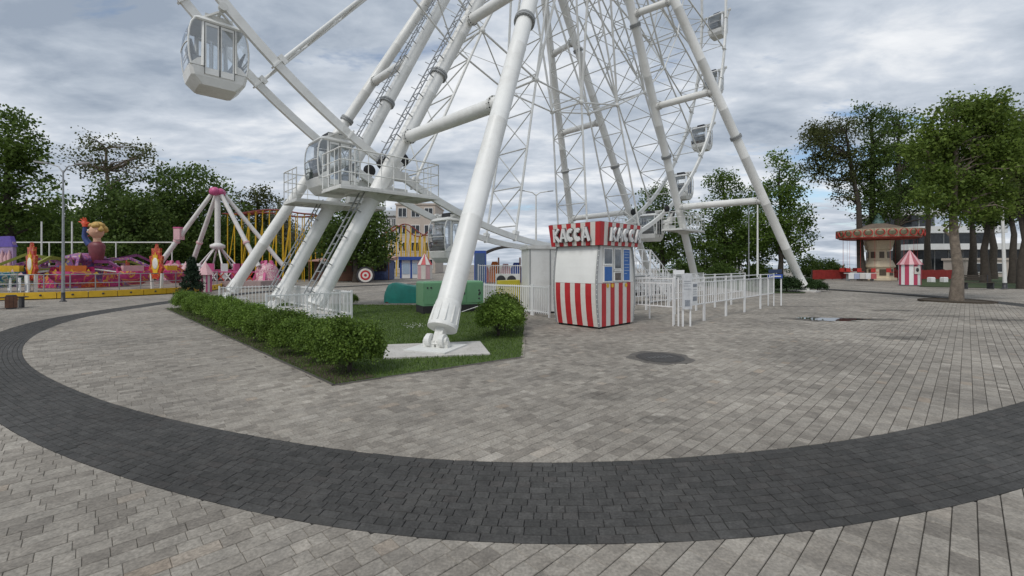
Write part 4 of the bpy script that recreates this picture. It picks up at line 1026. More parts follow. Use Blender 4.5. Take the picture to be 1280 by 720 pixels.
# ------------------------------------------------------------------ spinning ride with painted cars
RC = Vector((-25.8,26.6,0)); RR = 6.9
ride = thing('spinning_ride', 'round spinning ride with pink and teal cars on purple arms', 'ride', RC)
DECK = mat('ride_deck', (.30,.26,.22), .8, var=.15, scale=1.5, dirt=.3)
m = MB(); m.lathe([(RR-.06,0),(RR-.06,.26),(0,.27)], 64, smooth=False); m.build('deck', DECK, ride)
for k in range(40):
    a0, a1 = 2*math.pi*k/40+.002, 2*math.pi*(k+1)/40-.002; m = MB()
    m.loft([[((RR+o)*math.cos(a), (RR+o)*math.sin(a), z) for o, z in ((-.05,.0),(.02,.0),(.02,.31),(-.05,.31))] for a in (a0,(a0+a1)/2,a1)]); kp = m.build('kerb_panel', YELLOW, ride)
    am = (a0+a1)/2
    if -2.2 < am - 2*math.pi < .6 or am < .6:
        m = MB(); m.ball(((RR+.02)*math.cos(am), (RR+.02)*math.sin(am), .16), (.05,.05,.05), 8, 6); m.build('lamp', DARKST, kp)  # black dot for a kerb hole, its dark inside put into the colour
m = MB(); m.lathe([(1.5,.27),(1.5,.5),(.9,.7),(.7,1.6),(.95,1.8),(.95,2.1),(.4,2.3)], 20); m.build('centre_column', ART3, ride)
OLIVE = mat('olive_paint', (.22,.24,.03), .5, var=.15); FLAME = mat('flame_red_paint', (.55,.06,.025), .45, var=.25, scale=6); MAG = mat('magenta_paint', (.52,.03,.18), .4, var=.15, scale=4)
carcols = [MAG, PINK, MAG, TEALP, ROYAL, TEALP, ROYAL, mat('violet_paint',(.14,.10,.28),.45,var=.2), MAG, PINK]
armcols = [ART3, PURPLE, OLIVE, ART3, OLIVE]
for k in range(12):
    a = 2*math.pi*k/12 + .15; d = Vector((math.cos(a), math.sin(a), 0)); s = Vector((-d.y, d.x, 0)); up = Vector((0,0,1))
    m = MB(); j1 = d*2.4 + up*(2.0+.25*math.sin(k*2.1)); m.bar(d*.8+up*1.8, j1, .13, .17); m.bar(j1, d*4.3+up*1.1, .11, .14); m.bar(d*.9+up*1.5, d*4.0+up*1.25, .07, .09); ar = m.build('arm', armcols[k % 5], ride)
    m = MB(); m.bar(d*.9+up*1.35, d*3.2+up*1.2, .06, .06); m.build('strut', WHITE_D, ar)
    c = d*4.95 + up*.86
    def tub(u, v):
        b = 2*math.pi*u; k2 = v; rr = (.24+.56*math.sin(k2*math.pi*.62))
        return c + s*(math.cos(b)*rr*1.12) + d*(math.sin(b)*rr*.72) + up*(-.38 + .78*k2 + (.22 if math.sin(b) < -.2 else 0)*k2*k2)
    m = MB(); m.grid(tub, 18, 6); cc = (ART1, ART3)[k % 2] if d.y > .3 else ART1
    if (RC.x+c.x)/(RC.y+c.y)*FPX + 640 < 82: cc = (ART2, ROYAL, TEALP)[k % 3]
    cr = m.build('car', cc, ride)
    m = MB(); m.box((-.5,-.12,0),(.5,.12,.5), Matrix.Translation(c+up*.2-d*.3) @ Matrix((s, d, up)).transposed().to_4x4()); m.build('seat_back', (YELLOW, ORANGE, PALEPINK)[k % 3], cr)
    m = MB(); n_ = 7
    for i in range(n_):                          # wavy flame trim on the rim of each car
        x = -.9+1.8*i/(n_-1); hgt = .16+.16*(i % 2); p = c + s*x + d*(.45-.25*abs(x)) + up*.22; q = .15
        m.add([p-s*q, p+s*q, p+s*.04+up*hgt+d*.03, p-s*q+d*.03, p+s*q+d*.03], [(0,1,2),(4,3,2),(0,3,4,1)])
    m.build('flame_trim', (YELLOW, PALEPINK)[k % 2], cr, kind='stuff')
for k in range(26):
    a = -2.5 + k*.135; x, y = (RR-.25)*math.cos(a), (RR-.25)*math.sin(a); m = MB(); m.tube([(x,y,.27),(x,y,1.15)], .025, 6); m.build('rail_post', STEEL, ride)
for zz_ in (.7,1.13): m = MB(); m.tube([((RR-.25)*math.cos(-2.5+i*.085), (RR-.25)*math.sin(-2.5+i*.085), zz_) for i in range(40)], .022, 6); m.build('rail', STEEL, ride)

for k in range(12):                              # jagged scenery boards round the hub
    a = 2*math.pi*k/12 + .4; d = Vector((math.cos(a), math.sin(a), 0)); t_ = Vector((-d.y, d.x, 0)); m = MB(); h_ = 1.1+.5*math.sin(k*2.3); w_ = .55
    f_ = [d*1.9 + t_*x + Vector((0,0,z)) for x, z in ((-w_,.3),(w_,.3),(w_*1.2,h_*.7),(w_*.5,h_*.9),(w_*.2,h_*1.35),(-w_*.3,h_),(-w_*.9,h_*1.2),(-w_*1.1,h_*.6))]
    m.loft([f_, [p_ + d*.06 for p_ in f_]]); m.build('scenery_board', (ART3, ART4, ART1)[k % 3], ride)
# painted flame figures on the ride's edge
def flame(label, p, h, rz):
    t = thing('flame_figure', label, 'decoration', (p.x,p.y,.27 if (Vector((p.x,p.y,0))-RC).length < RR else 0), rz)
    out = [(.0,1.0),(.10,.86),(.26,.90),(.24,.74),(.40,.72),(.33,.56),(.42,.46),(.28,.34),(.20,.22),(-.20,.22),(-.28,.34),(-.42,.46),(-.33,.56),(-.40,.72),(-.24,.74),(-.26,.90),(-.10,.86)]
    m = MB(); f_ = [(x*h*.55, -.06, z*h) for x, z in out]; m.loft([f_, [(x*.97, y+.12, z) for x, y, z in f_]]); m.build('flame_board', ART4, t)
    m = MB(); f_ = [(x*h*.30, -.085, (z*.62+.20)*h) for x, z in out]; m.loft([f_, [(x, y+.02, z) for x, y, z in f_]]); m.build('gold_panel', YELLOW, t)
    m = MB(); m.ball((0,-.09,h*.56), (.09*h,.04,.13*h), 12, 8); m.build('centre_figure', CREAM, t)
    for q in (-1,1): m = MB(); m.bar((q*.30*h*.5,0,0),(q*.36*h*.5,0,.34*h),.12,.1); m.build('leg', CREAM, t)
flame('red flame figure on pale legs beside the teal cars', at(40,352,21.8), 2.45, R_(-25)); flame('red and gold flame figure near the pendulum ride foot', at(196,352,24.5), 2.5, R_(-20))

# figure above the ride: blond head, raised arm with a red glove
SKIN = mat('painted_skin', (.62,.36,.24), .5, var=.08); HAIR = mat('painted_blond_hair', (.52,.33,.09), .55, var=.2, scale=8, bump=.5); BLUES = mat('blue_sleeve_paint', (.04,.07,.22), .5, var=.2); GLOVE = mat('red_glove_paint', (.60,.07,.02), .45)
fp = at(121,303,26.4)
fig = thing('giant_figure', 'large smiling figure with blond hair waving a red gloved hand', 'statue', (fp.x, fp.y, 2.0), R_(-12)); fig.scale = (.72,.72,.72)
Z0 = (fp.z - 2.0)/.72 - .15
def headf(u, v):
    a = 2*math.pi*u; b = math.pi*(v-.5); r = .53; x, y, z = r*.88*math.cos(a)*math.cos(b), r*.95*math.sin(a)*math.cos(b), .64*math.sin(b)
    face = max(0, math.cos(a+math.pi*.75))           # face looks to the left of the viewer
    if z < 0: x *= 1+.22*z; y *= 1+.22*z
    k = 1 + .06*face*(1 if -.35 < z < 0 else 0)
    nose = .17*max(0, 1-abs(z+.04)/.16)*max(0, 1-abs(math.atan2(math.sin(a+math.pi*.75), math.cos(a+math.pi*.75)))/.38)
    brow = .04*max(0,1-abs(z-.16)/.08)*face
    return Vector((x*k - .7*(nose+brow), y*k - .7*(nose+brow), z + 1.05 + Z0))
m = MB(); m.grid(headf, 40, 28)
m.tube([(0,0,Z0+.60),(0,.02,Z0+.30),(.02,.05,Z0+.0)], [.25,.24,.34], 14)
for q in (-1,1): m.ball((.33*q+ .1*(q>0), .28*q*-1, Z0+1.0), (.07,.1,.13), 8, 6)
m.build('head', SKIN, fig)
for q in (-.16,.16):
    m = MB(); e_ = Vector((-.345+q*.9, -.345-q*.9, Z0+1.12)); m.ball(e_, (.07,.07,.085), 10, 8); m.build('eye', FENCEW, fig)
    m = MB(); m.ball(e_+Vector((-.05,-.05,0)), (.03,.03,.04), 8, 6); m.build('pupil', DARKST, fig)
m = MB(); m.tube([(-.40,-.12,Z0+.74),(-.36,-.36,Z0+.66),(-.12,-.42,Z0+.74)], [.02,.06,.02], 8); m.build('mouth', mat('mouth_red',(.4,.04,.04),.5), fig)
m = MB(); nr = random.Random(3)
for k in range(46):
    a = nr.uniform(0,2*math.pi); b = nr.uniform(.05,1.4); fd = math.cos(a+math.pi*.75)
    if fd > .3 and b < .75: continue
    p = Vector((.50*math.cos(a)*math.cos(b), .54*math.sin(a)*math.cos(b), 1.12+.58*math.sin(b)+Z0)); m.ball(p, nr.uniform(.13,.22), 8, 6)
m.build('hair', HAIR, fig)
m = MB(); m.loft([[(.62*k*math.cos(a), .45*k*math.sin(a), z) for a in np.linspace(0,2*math.pi,18,endpoint=False)] for k, z in ((.75,-.35),(.95,.25),(1.1,Z0-.15),(.9,Z0+.08),(.42,Z0+.22))], smooth=True); m.build('torso', mat('maroon_coat',(.16,.03,.04),.5,var=.25,scale=3), fig)
sh = Vector((-.6,-.1,Z0-.05)); el = Vector((-.95,-.25,Z0+.65)); wr = Vector((-.80,-.3,Z0+1.45))
m = MB(); m.tube([sh, sh.lerp(el,.5)+Vector((-.06,0,0)), el, el.lerp(wr,.5), wr], [.24,.22,.18,.16,.13], 12); m.build('sleeve', BLUES, fig)
m = MB(); m.tube([wr, wr+Vector((0,0,.12)), wr+Vector((-.05,0,.34)), wr+Vector((-.08,0,.42))], [.2,.17,.24,.12], 12)
for k, (dx, dz, l) in enumerate(((-.36,.10,.36),(-.26,.32,.42),(-.10,.44,.42),(.08,.40,.38))):
    b0 = wr+Vector((-.10+.08*(k-1),0,.32)); m.tube([b0, b0+Vector((dx,0,dz))*.55, b0+Vector((dx*1.1,-.08,dz))], [.075,.065,.045], 8)
b0 = wr+Vector((.12,0,.2)); m.tube([b0, b0+Vector((.2,-.03,.05)), b0+Vector((.34,-.05,.14))], [.08,.07,.05], 8)
m.build('glove', GLOVE, fig)

# pipe gantry behind the ride, white poles
gy = 33.0
gt = thing('pipe_gantry', 'long pale pipe gantry running behind the spinning ride', 'gantry', at(105,340,gy)*1)
gt.location.z = 0; zt = at(100,303,gy).z
m = MB(); m.tube([(-8,0,zt),(7,0,zt)], .045, 8); m.build('top_pipe', WHITE_D, gt)
for x in (-7.5,-2.6,2.4,6.6): m = MB(); m.tube([(x,0,0),(x,0,zt)], .04, 8); m.build('post', WHITE_D, gt)
for x, lab in ((52,'plain pale pole rising left of the waving figure'), (90,'plain pale pole just beside the waving figure arm')):
    p = at(x, 345, 31); h_ = at(x, 277, 31).z; t = thing('pole', lab, 'pole', (p.x,p.y,0)); m = MB(); m.tube([(0,0,0),(0,0,h_)], [.05,.045], 8); m.build('shaft', WHITE_D, t); m = MB(); m.lathe([(.14,0),(.14,.05),(.08,.1)], 10); m.build('base', GREYP, t)
# scenic board at the left edge
p = at(8,345,27)
sb = thing('scenic_board', 'purple topped scenic board with pink drip columns', 'board', (p.x,p.y,0), R_(-15))
m = MB(); m.box((-1.2,-.08,.2),(.75,.08,3.0)); m.build('panel', mat('lilac_paint',(.32,.22,.36),.5,var=.2,scale=3), sb)
m = MB(); m.loft([[(-1.25,-.12,2.7),(.8,-.12,2.7),(.8,.12,2.7),(-1.25,.12,2.7)],[(-.9,-.1,3.35),(.5,-.1,3.35),(.5,.1,3.35),(-.9,.1,3.35)]]); m.build('crest', mat('violet_crest',(.10,.06,.32),.5,var=.2), sb)
for k in range(6): x = -1.05+.32*k; m = MB(); m.lathe([(.05,0),(.12,.3),(.08,.9),(.11,1.5),(.0,1.9)], 8, (x,-.14,.5+.15*(k % 2))); m.build('drip_column', PALEPINK, sb)
for q in (-1.0,.6): m = MB(); m.box((q-.06,-.06,0),(q+.06,.06,.199)); m.build('foot', DARKST, sb)
# white notice boards on the ride rail, bench, bin at the left edge
for x, w, lab in ((11,.5,'white notice on the rail beside the scenic board'), (23,.5,'small framed notice on the ride rail'), (33,.62,'tall white notice standing by the ride gate')):
    p = at(x, 365, 21.5); board('notice_board', lab, Vector((p.x,p.y,0)), w*.8, .62 if x != 33 else .9, .35 if x != 33 else .2, FENCEW, R_(-30), spots=[(-.12,.12,.12,.42,INK)])
p = G(14,386); bn = thing('litter_bin', 'brown wooden litter bin next to the dark bench', 'bin', (p.x,p.y,0), R_(-40))
m = MB(); m.box((-.13,-.13,0),(.13,.13,.5)); m.build('liner', DARKST, bn)
for s_ in range(4):
    for k in range(3): m = MB(); m.box((-.145+.1*k,-.155,.05),(-.145+.09+.1*k,-.132,.46), Matrix.Rotation(math.pi/2*s_,4,'Z')); m.build('slat', BROWN, bn)
p = G(0,386); be = thing('park_bench', 'dark low bench beside the brown bin', 'bench', (p.x-.1,p.y,0), R_(60))
for k in range(4): m = MB(); m.box((-.75,-.22+.11*k,.38),(.75,-.13+.11*k,.41)); m.build('slat', BARKD, be)
for q in (-.6,.6): m = MB(); m.box((q-.04,-.2,0),(q+.04,.2,.378)); m.build('leg', DARKST, be)

# ------------------------------------------------------------------ pendulum ride
PY = 33.0
apex = at(272,240,PY); pr = thing('pendulum_ride', 'white and pink pendulum ride with A-frame legs', 'ride', (apex.x, apex.y, 0))
AZ = apex.z; WP = mat('rose_white_paint', (.70,.68,.65), .5, var=.08, scale=3, dirt=.35)
feet = [Vector((-3.5,-1.1,1.6)), Vector((-3.1,1.6,1.6)), Vector((3.3,-.4,1.5)), Vector((3.9,2.0,1.5))]
for f_ in feet:
    m = MB(); top = Vector((math.copysign(.35,f_.x), f_.y*.2, AZ-.25)); m.tube([f_, top], [.17,.14], 14); lg = m.build('leg', WP, pr)
    m = MB(); mid = f_.lerp(top,.32); m.tube([mid, mid+(top-f_).normalized()*.12], .22, 14); m.build('flange', PALEPINK, lg)
mc = feet[0].lerp(Vector((-.35,-.22,AZ-.25)), .42); m = MB(); m.box((mc.x-.35,mc.y-.3,mc.z-.35),(mc.x+.1,mc.y+.2,mc.z+.45)); m.build('motor_box', PALEPINK, pr); m = MB(); m.box((mc.x-.37,mc.y-.32,mc.z+.46),(mc.x+.12,mc.y+.22,mc.z+.56)); m.build('motor_box_lid', PINK, pr)
m = MB(); m.lathe([(.0,-.6),(.27,-.56),(.33,-.3),(.22,-.2),(.22,.2),(.33,.3),(.27,.56),(.0,.6)], 18, (0,0,AZ), Matrix.Rotation(R_(90),3,'X')); m.lathe([(0,-.5),(.2,-.46),(.25,0),(.2,.46),(0,.5)], 14, (0,-.1,AZ), Matrix.Rotation(R_(90),3,'Y')); m.build('hub', PINK, pr)
zb = at(272,308,PY).z
m = MB(); m.tube([(0,0,AZ-.2),(0,0,zb)], .19, 14); m.build('pendulum_arm', WP, pr)
m = MB(); m.lathe([(.2,.25),(.5,.1),(.5,-.1),(.2,-.25)], 16, (0,0,zb)); m.build('arm_collar', WP, pr)
zs = at(272,342,PY).z
for k in range(6):
    a = k*math.pi/3+.3; m = MB(); m.tube([(.2*math.cos(a),.2*math.sin(a),zb-.1),(1.55*math.cos(a),1.55*math.sin(a),zs+.2)], .06, 8); m.build('spreader', WP, pr)
m = MB(); m.lathe([(1.3,zs+.1),(1.8,zs+.1),(1.8,zs+.3),(1.3,zs+.3),(1.3,zs+.1)], 28, smooth=False); m.build('seat_ring', PINK, pr)
for k in range(16):
    a = k*math.pi/8; c = Vector((1.85*math.cos(a),1.85*math.sin(a),zs)); m = MB(); m.box((-.22,-.2,-.35),(.22,.2,.05), Matrix.Translation(c) @ Matrix.Rotation(a,4,'Z')); m.box((-.05,-.2,.0),(.1,.2,.75), Matrix.Translation(c+Vector((.2*math.cos(a),.2*math.sin(a),0))) @ Matrix.Rotation(a,4,'Z')); m.build('seat', (FENCEW, PINK)[k % 2], pr)
for sx in (-1,1):
    m = MB(); x = sx*3.55; m.lathe([(1.0,0),(1.05,.25),(.75,.55),(.8,1.15),(.55,1.6),(.2,1.75)], 12, (x,.3,0)); m.build('leg_cover', artmat('rose_artwork',[(.60,.42,.42),(.50,.14,.26),(.66,.55,.50),(.42,.08,.18),(.60,.35,.38)],1.6), pr)
    for k in range(5): a = k*1.25; m = MB(); m.bar((x+1.1*math.cos(a),.3+1.1*math.sin(a),.05),(x+.3*math.cos(a),.3+.3*math.sin(a),1.9),.16,.16); m.build('cover_rib', PINK, pr)
m = MB(); m.box((-4.6,-2.4,0),(4.6,2.6,.45)); m.build('plinth', mat('mauve_plinth',(.36,.27,.26),.7,var=.15,scale=2,dirt=.3), pr)
for k in range(12): x = -1.7+.5*k; m = MB(); m.bar((x-.22,-2.35,.5),(x+.22,-2.35,1.05),.05,.05); m.bar((x+.22,-2.35,.5),(x-.22,-2.35,1.05),.05,.05); m.build('lattice', FLAME if k % 2 else FENCEW, pr)
m = MB(); m.box((-2,-2.4,1.06),(4.4,-2.3,1.14)); m.build('lattice_rail', PINK, pr)
def turret(p, label):
    t = thing('entry_turret', label, 'turret', (p.x,p.y,0)); t.scale = (.72,.72,.78)
    m = MB(); m.lathe([(.42,0),(.42,1.3)], 8, smooth=False); m.build('body', CREAM, t)
    for k in range(8): a = k*math.pi/4; m = MB(); m.box((-.06,-.02,.0),(.06,.02,1.3), Matrix.Translation((.42*math.cos(a),.42*math.sin(a),0)) @ Matrix.Rotation(a+math.pi/2,4,'Z')); m.build('stripe', PINK, t)
    m = MB(); m.lathe([(.62,1.3),(.5,1.5),(.12,2.1),(.0,2.35)], 8, smooth=False); m.build('roof', PALEPINK, t)
turret(at(257,366,26), 'pink capped entry turret beside the little spruce'); turret(at(232,360,29), 'pink capped turret at the pendulum ride foot')

# small spruce
SPR = leafmat('spruce_needles', (.010,.022,.012), (.035,.062,.032), .1)
p = G(240,367); sp = thing('spruce_tree', 'small dark spruce in front of the pendulum ride', 'tree', (p.x,p.y,0))
m = MB(); m.tube([(0,0,0),(0,0,1.0),(0,0,2.05)], [.06,.045,.01], 8); m.build('trunk', BARKD, sp)
cl = []; r_ = np.random.default_rng(4)
for k in range(420):
    z = r_.random()**.8*1.85+.12; lay = .88 + .12*math.sin(z*22); rad = (.78*(1-z/2.1))*lay*r_.uniform(.45,1.05); a = r_.uniform(0,6.28); cl.append((rad*math.cos(a), rad*math.sin(a), z - rad*.12))
v, f, tn = leaves(cl, .05, 26, .07, 3); link('crown', npmesh('crown', v, f, SPR, attr=tn), sp)

# ------------------------------------------------------------------ roller coaster of yellow posts and dark red track
def coaster(label, x0, x1, ytop, ybase, Y, n, humps, thickp=.09):
    a, b_ = at(x0, ybase, Y), at(x1, ybase, Y); L2 = b_.x-a.x; H2 = at(x0, ytop, Y).z
    t = thing('roller_coaster', label, 'roller coaster', (a.x, Y, 0)); REDT = mat('dark_red_track', (.20,.025,.02), .5, var=.2)
    def zt(u): return H2*(1-.06*humps*(1+math.sin(u*7+1)))
    for row in (0, 2.4):
        m = MB(); m.tube([(L2*i/20, row, zt(i/20 + row*.1)) for i in range(21)], .06, 8); m.tube([(L2*i/20, row+.5, zt(i/20+row*.1)) for i in range(21)], .06, 8); tr = m.build('track', REDT, t, kind='stuff')
        for i in range(n):
            u = (i+.5)/n; z = zt(u+row*.1); m = MB(); m.tube([(L2*u, row+.25, 0),(L2*u, row+.25, z-.1)], thickp, 8); m.tube([(L2*u,row,z-.05),(L2*u,row+.5,z-.05)], .05, 6); m.build('post', YELLOW, t)
        for i in range(0, n-1, 2): m = MB(); u0, u1 = (i+.5)/n, (i+1.5)/n; m.tube([(L2*u0,row+.25,H2*.15),(L2*u1,row+.25,H2*.8)], .04, 6); m.build('brace', YELLOW, t)
coaster('yellow post roller coaster with dark red track behind the pendulum ride', 278, 392, 262, 338, 42, 13, .5, .045)
coaster('small yellow and red coaster in front of the pale building', 474, 534, 280, 340, 60, 10, 1.8, .075)
# ------------------------------------------------------------------ stalls, kiosks and buildings in the middle distance
def gable_stall(label, p, w, d, h, wallm, roofm, rz=0, name='market_stall'):
    t = thing(name, label, 'stall', (p.x,p.y,0), rz)
    m = MB(); m.box((-w/2,0,0),(w/2,d,h)); m.build('wall', wallm, t)
    m = MB(); m.loft([[(-w/2-.3,-.7,h+.02),(w/2+.3,-.7,h+.02),(w/2+.3,d+.2,h+.02),(-w/2-.3,d+.2,h+.02)],[(-w/2-.3,-.7,h+.10),(w/2+.3,-.7,h+.10),(w/2+.3,d+.2,h+.45),(-w/2-.3,d+.2,h+.45)]]); m.build('roof', roofm, t)
    n = max(1, round(w/1.6))
    for k in range(n): x = -w/2+w*(k+.5)/n; m = MB(); m.box((x-.55,-.03,.9),(x+.55,-.003,h-.25)); m.build('hatch', mat('dark_opening',(.035,.03,.028),.6), t)
    for q in (-1,1): m = MB(); m.box((q*(w/2+.2)-.05,-.65,0),(q*(w/2+.2)+.05,-.55,h+.015)); m.build('post', BROWN, t)
    return t
AWN = mat('faded_awning', (.42,.24,.20), .7, var=.15)
gable_stall('brown wooden stall with faded pink awning behind the lawn', at(425,351,44), 5.2, 2.5, 1.9, BROWN, AWN)
gable_stall('dark stall with pink awning beside the round target', at(468,349,47), 3.0, 2.4, 2.1, mat('mural_blue',(.07,.10,.22),.6,var=.5,scale=4), AWN)
p = at(457,344,40); tg = thing('target_board', 'round red and white bullseye target board', 'target', (p.x,p.y,0), R_(10))
for k, (r, mm) in enumerate(((.78,DARKST),(.62,CREAM),(.45,RED),(.28,CREAM),(.13,RED))): m = MB(); m.lathe([(0,0),(r,0),(r,.05+.012*k),(0,.05+.012*k)], 28, (0,-.02,p.z), Matrix.Rotation(R_(90),3,'X'), False); m.build('ring', mm, tg)
for q in (-1,1): m = MB(); m.bar((q*.5,.1,0),(q*.1,.06,p.z+.2),.07,.07); m.build('leg', BROWN, tg)
p = at(514,347,52); bk = thing('blue_kiosk', 'white kiosk with bright blue trim and flat roof', 'kiosk', (p.x,p.y,0), R_(6))
m = MB(); m.box((-1.25,0,0),(1.25,2,2.15)); m.build('wall', FENCEW, bk); m = MB(); m.box((-1.45,-.3,2.16),(1.45,2.2,2.55)); m.build('roof', ROYAL, bk)
for x in (-1.2,0,1.2): m = MB(); m.box((x-.1,-.04,0),(x+.1,-.004,2.15)); m.build('trim', ROYAL, bk)
for x in (-.6,.6): m = MB(); m.box((x-.42,-.03,.5),(x+.42,-.004,1.8)); m.build('shutter', mat('pale_blue_panel',(.38,.48,.60),.6), bk)
# small striped tent
p = at(531,347,50); tn_ = thing('striped_tent', 'little red and white pointed tent by the blue kiosk', 'tent', (p.x,p.y,0))
for k in range(10):
    a0, a1 = k*math.pi/5, (k+1)*math.pi/5; m = MB(); m.loft([[(r*math.cos(a),r*math.sin(a),z) for r, z in ((.9,1.6),(.35,2.2),(.03,2.9))] for a in (a0+.01,a1-.01)], cap=False); m.build('roof_panel', RED if k % 2 else CREAM, tn_)
    m = MB(); m.loft([[(.85*math.cos(a),.85*math.sin(a),z) for z in (0,1.6)] + [(.82*math.cos(a),.82*math.sin(a),z) for z in (1.6,0)] for a in (a0+.01,a1-.01)]); m.build('wall_panel', CREAM if k % 2 else PALEPINK, tn_)
# pale building
WIN = mat('window_glass_dark', (.035,.04,.045), .15, var=.5, scale=2); PLAST = mat('beige_plaster', (.50,.43,.37), .85, var=.08, scale=.6, dirt=.2); PLAST2 = mat('grey_plaster', (.42,.41,.40), .85, var=.08, scale=.6, dirt=.25)
def building(label, p, vols, rz=0.0, name='building'):
    """vols: (x0,x1,y0,y1,h, wall material, roof kind, rows, cols)"""
    t = thing(name, label, 'building', (p.x,p.y,0), rz)
    for (x0,x1,y0,y1,h,mm,roof,rows,cols) in vols:
        m = MB(); m.box((x0,y0,0),(x1,y1,h)); w = m.build('wall', mm, t)
        m = MB()
        if roof == 'flat': m.box((x0-.15,y0-.15,h+.003),(x1+.15,y1+.15,h+.3))
        else: m.loft([[(x0-.4,y0-.4,h+.003),(x1+.4,y0-.4,h+.003),(x1+.4,y1+.4,h+.003),(x0-.4,y1+.4,h+.003)],[(x0+.6,y0+1.2,h+1.2),(x1-.6,y0+1.2,h+1.2),(x1-.6,y1-1.2,h+1.2),(x0+.6,y1-1.2,h+1.2)]])
        m.build('roof', GREYP if roof == 'hip' else mm, t)
        fh = h/rows
        for r in range(rows):
            for c in range(cols):
                cw = (x1-x0)/cols; xx = x0+cw*(c+.5); z0 = fh*r+fh*.30; z1 = fh*r+fh*.80; ww = cw*.30
                m = MB()
                for q in ((xx-ww-.09,xx-ww,z0-.09,z1+.09),(xx+ww,xx+ww+.09,z0-.09,z1+.09),(xx-ww,xx+ww,z1,z1+.09),(xx-ww,xx+ww,z0-.09,z0),(xx-.04,xx+.04,z0,z1)): m.box((q[0],y0-.10,q[2]),(q[1],y0-.002,q[3]))
                o = m.build('window', FENCEW, t)
                m = MB(); m.box((xx-ww,y0-.05,z0),(xx+ww,y0-.003,z1)); m.build('pane', WIN, o)
    return t
bp_ = at(505,345,85)
bl = building('pale four storey building with grey roof beyond the stalls', bp_, [(-4.6,-1.4,0,8,at(0,270,85).z,PLAST2,'hip',4,3),(-1.3,6.2,-1.0,9,at(0,257,85).z,PLAST,'flat',4,3)])
for k in range(3): m = MB(); x = 1.1+.55*k; m.tube([(x,3,at(0,257,85).z+.3),(x,3,at(0,244-2*k,85).z)], .09, 6); m.build('roof_pipe', DARKST, bl)
# dark roofed pavilion with bright ride behind the fence
p = at(636,348,40); pv = thing('pavilion', 'dark arched roof pavilion with colourful stalls beneath', 'pavilion', (p.x,p.y,0))
m = MB(); m.loft([[(-2.9+5.8*i/12, y, at(0,322,40).z + 1.05*math.sin(math.pi*i/12)**.8 + o) for i in range(13)] + [(-2.9+5.8*i/12, y, at(0,322,40).z + 1.05*math.sin(math.pi*i/12)**.8 + o-.14) for i in range(12,-1,-1)] for y, o in ((-1.2,0),(4,.1))]); m.build('roof', mat('dark_roof',(.05,.042,.04),.7,var=.2), pv)
for x in (-2.8,-.9,1.0,2.8): m = MB(); m.box((x-.07,-1.0,0),(x+.07,-.86,2.25)); m.build('post', BROWN, pv)
for k, (x, w, h, mm) in enumerate(((-2.2,.8,1.5,FLAME),(-1.3,.9,1.9,ORANGE),(-.3,.9,1.7,PALEPINK),(.7,1.0,1.8,ROYAL),(1.7,.8,1.6,FLAME),(2.4,.6,1.9,CREAM))):
    m = MB(); m.loft([[(x-w/2,.2,0),(x+w/2,.2,0),(x+w/2,1,0),(x-w/2,1,0)],[(x-w/2,.2,h*.7),(x+w/2,.2,h*.7),(x+w/2,1,h*.7),(x-w/2,1,h*.7)],[(x-w*.25,.4,h),(x+w*.25,.4,h),(x+w*.25,.8,h),(x-w*.25,.8,h)]]); m.build('painted_panel', mm, pv)
p = at(600,345,34); bc = thing('blue_cabinet', 'tall dark blue cabinet standing behind the thick leg', 'cabinet', (p.x,p.y,0)); m = MB(); m.box((-.45,0,0),(.45,.8,2.7)); m.build('case', ROYAL, bc); m = MB(); m.box((-.38,-.03,.2),(.38,-.003,2.5)); m.build('door', mat('slate_blue',(.06,.10,.18),.5), bc)

# ------------------------------------------------------------------ right side: chain carousel, striped booth, red wall, benches, building
p = at(1098,352,46); cz = lambda y: at(0,y,46).z
car = thing('chain_carousel', 'swing carousel with red and cream painted canopy and tiered cream column', 'carousel', (p.x,p.y,0))
CRM = mat('carousel_cream', (.66,.56,.40), .55, var=.1, scale=3, dirt=.25); CRED = mat('carousel_red', (.50,.05,.04), .5, var=.15, scale=3)
m = MB(); m.lathe([(1.5,0),(1.5,.25),(1.25,.3)], 8, smooth=False); m.build('plinth', CRM, car)
m = MB(); m.lathe([(1.25,.3),(1.22,1.3),(1.38,1.35),(1.38,1.5),(1.12,2.05),(.98,2.1),(.95,3.1),(1.08,3.2),(1.3,cz(301))], 8, smooth=False); m.build('column', CRM, car)
for k in range(8):
    a = k*math.pi/4+math.pi/8; d = Vector((math.cos(a), math.sin(a), 0)); Rm = Matrix((Vector((-d.y,d.x,0)), d, Vector((0,0,1)))).transposed().to_4x4()
    for (r, z0, z1, w) in ((1.13,.5,1.15,.28),(.89,2.3,2.95,.2)): m = MB(); m.box((-w,-.02,z0),(w,.045,z1), Matrix.Translation(d*r) @ Rm); m.build('mirror_panel', mat('bronze_panel',(.10,.075,.05),.4,var=.3), car)
CR_ = 3.35; z0, z1 = cz(300), cz(288)
m = MB(); m.lathe([(1.2,z0+.0),(CR_-.4,z0+.05),(CR_,z0+.12),(CR_,z0+.2),(1.2,z0+.35)], 40, smooth=False); m.build('canopy_soffit', CRED, car)
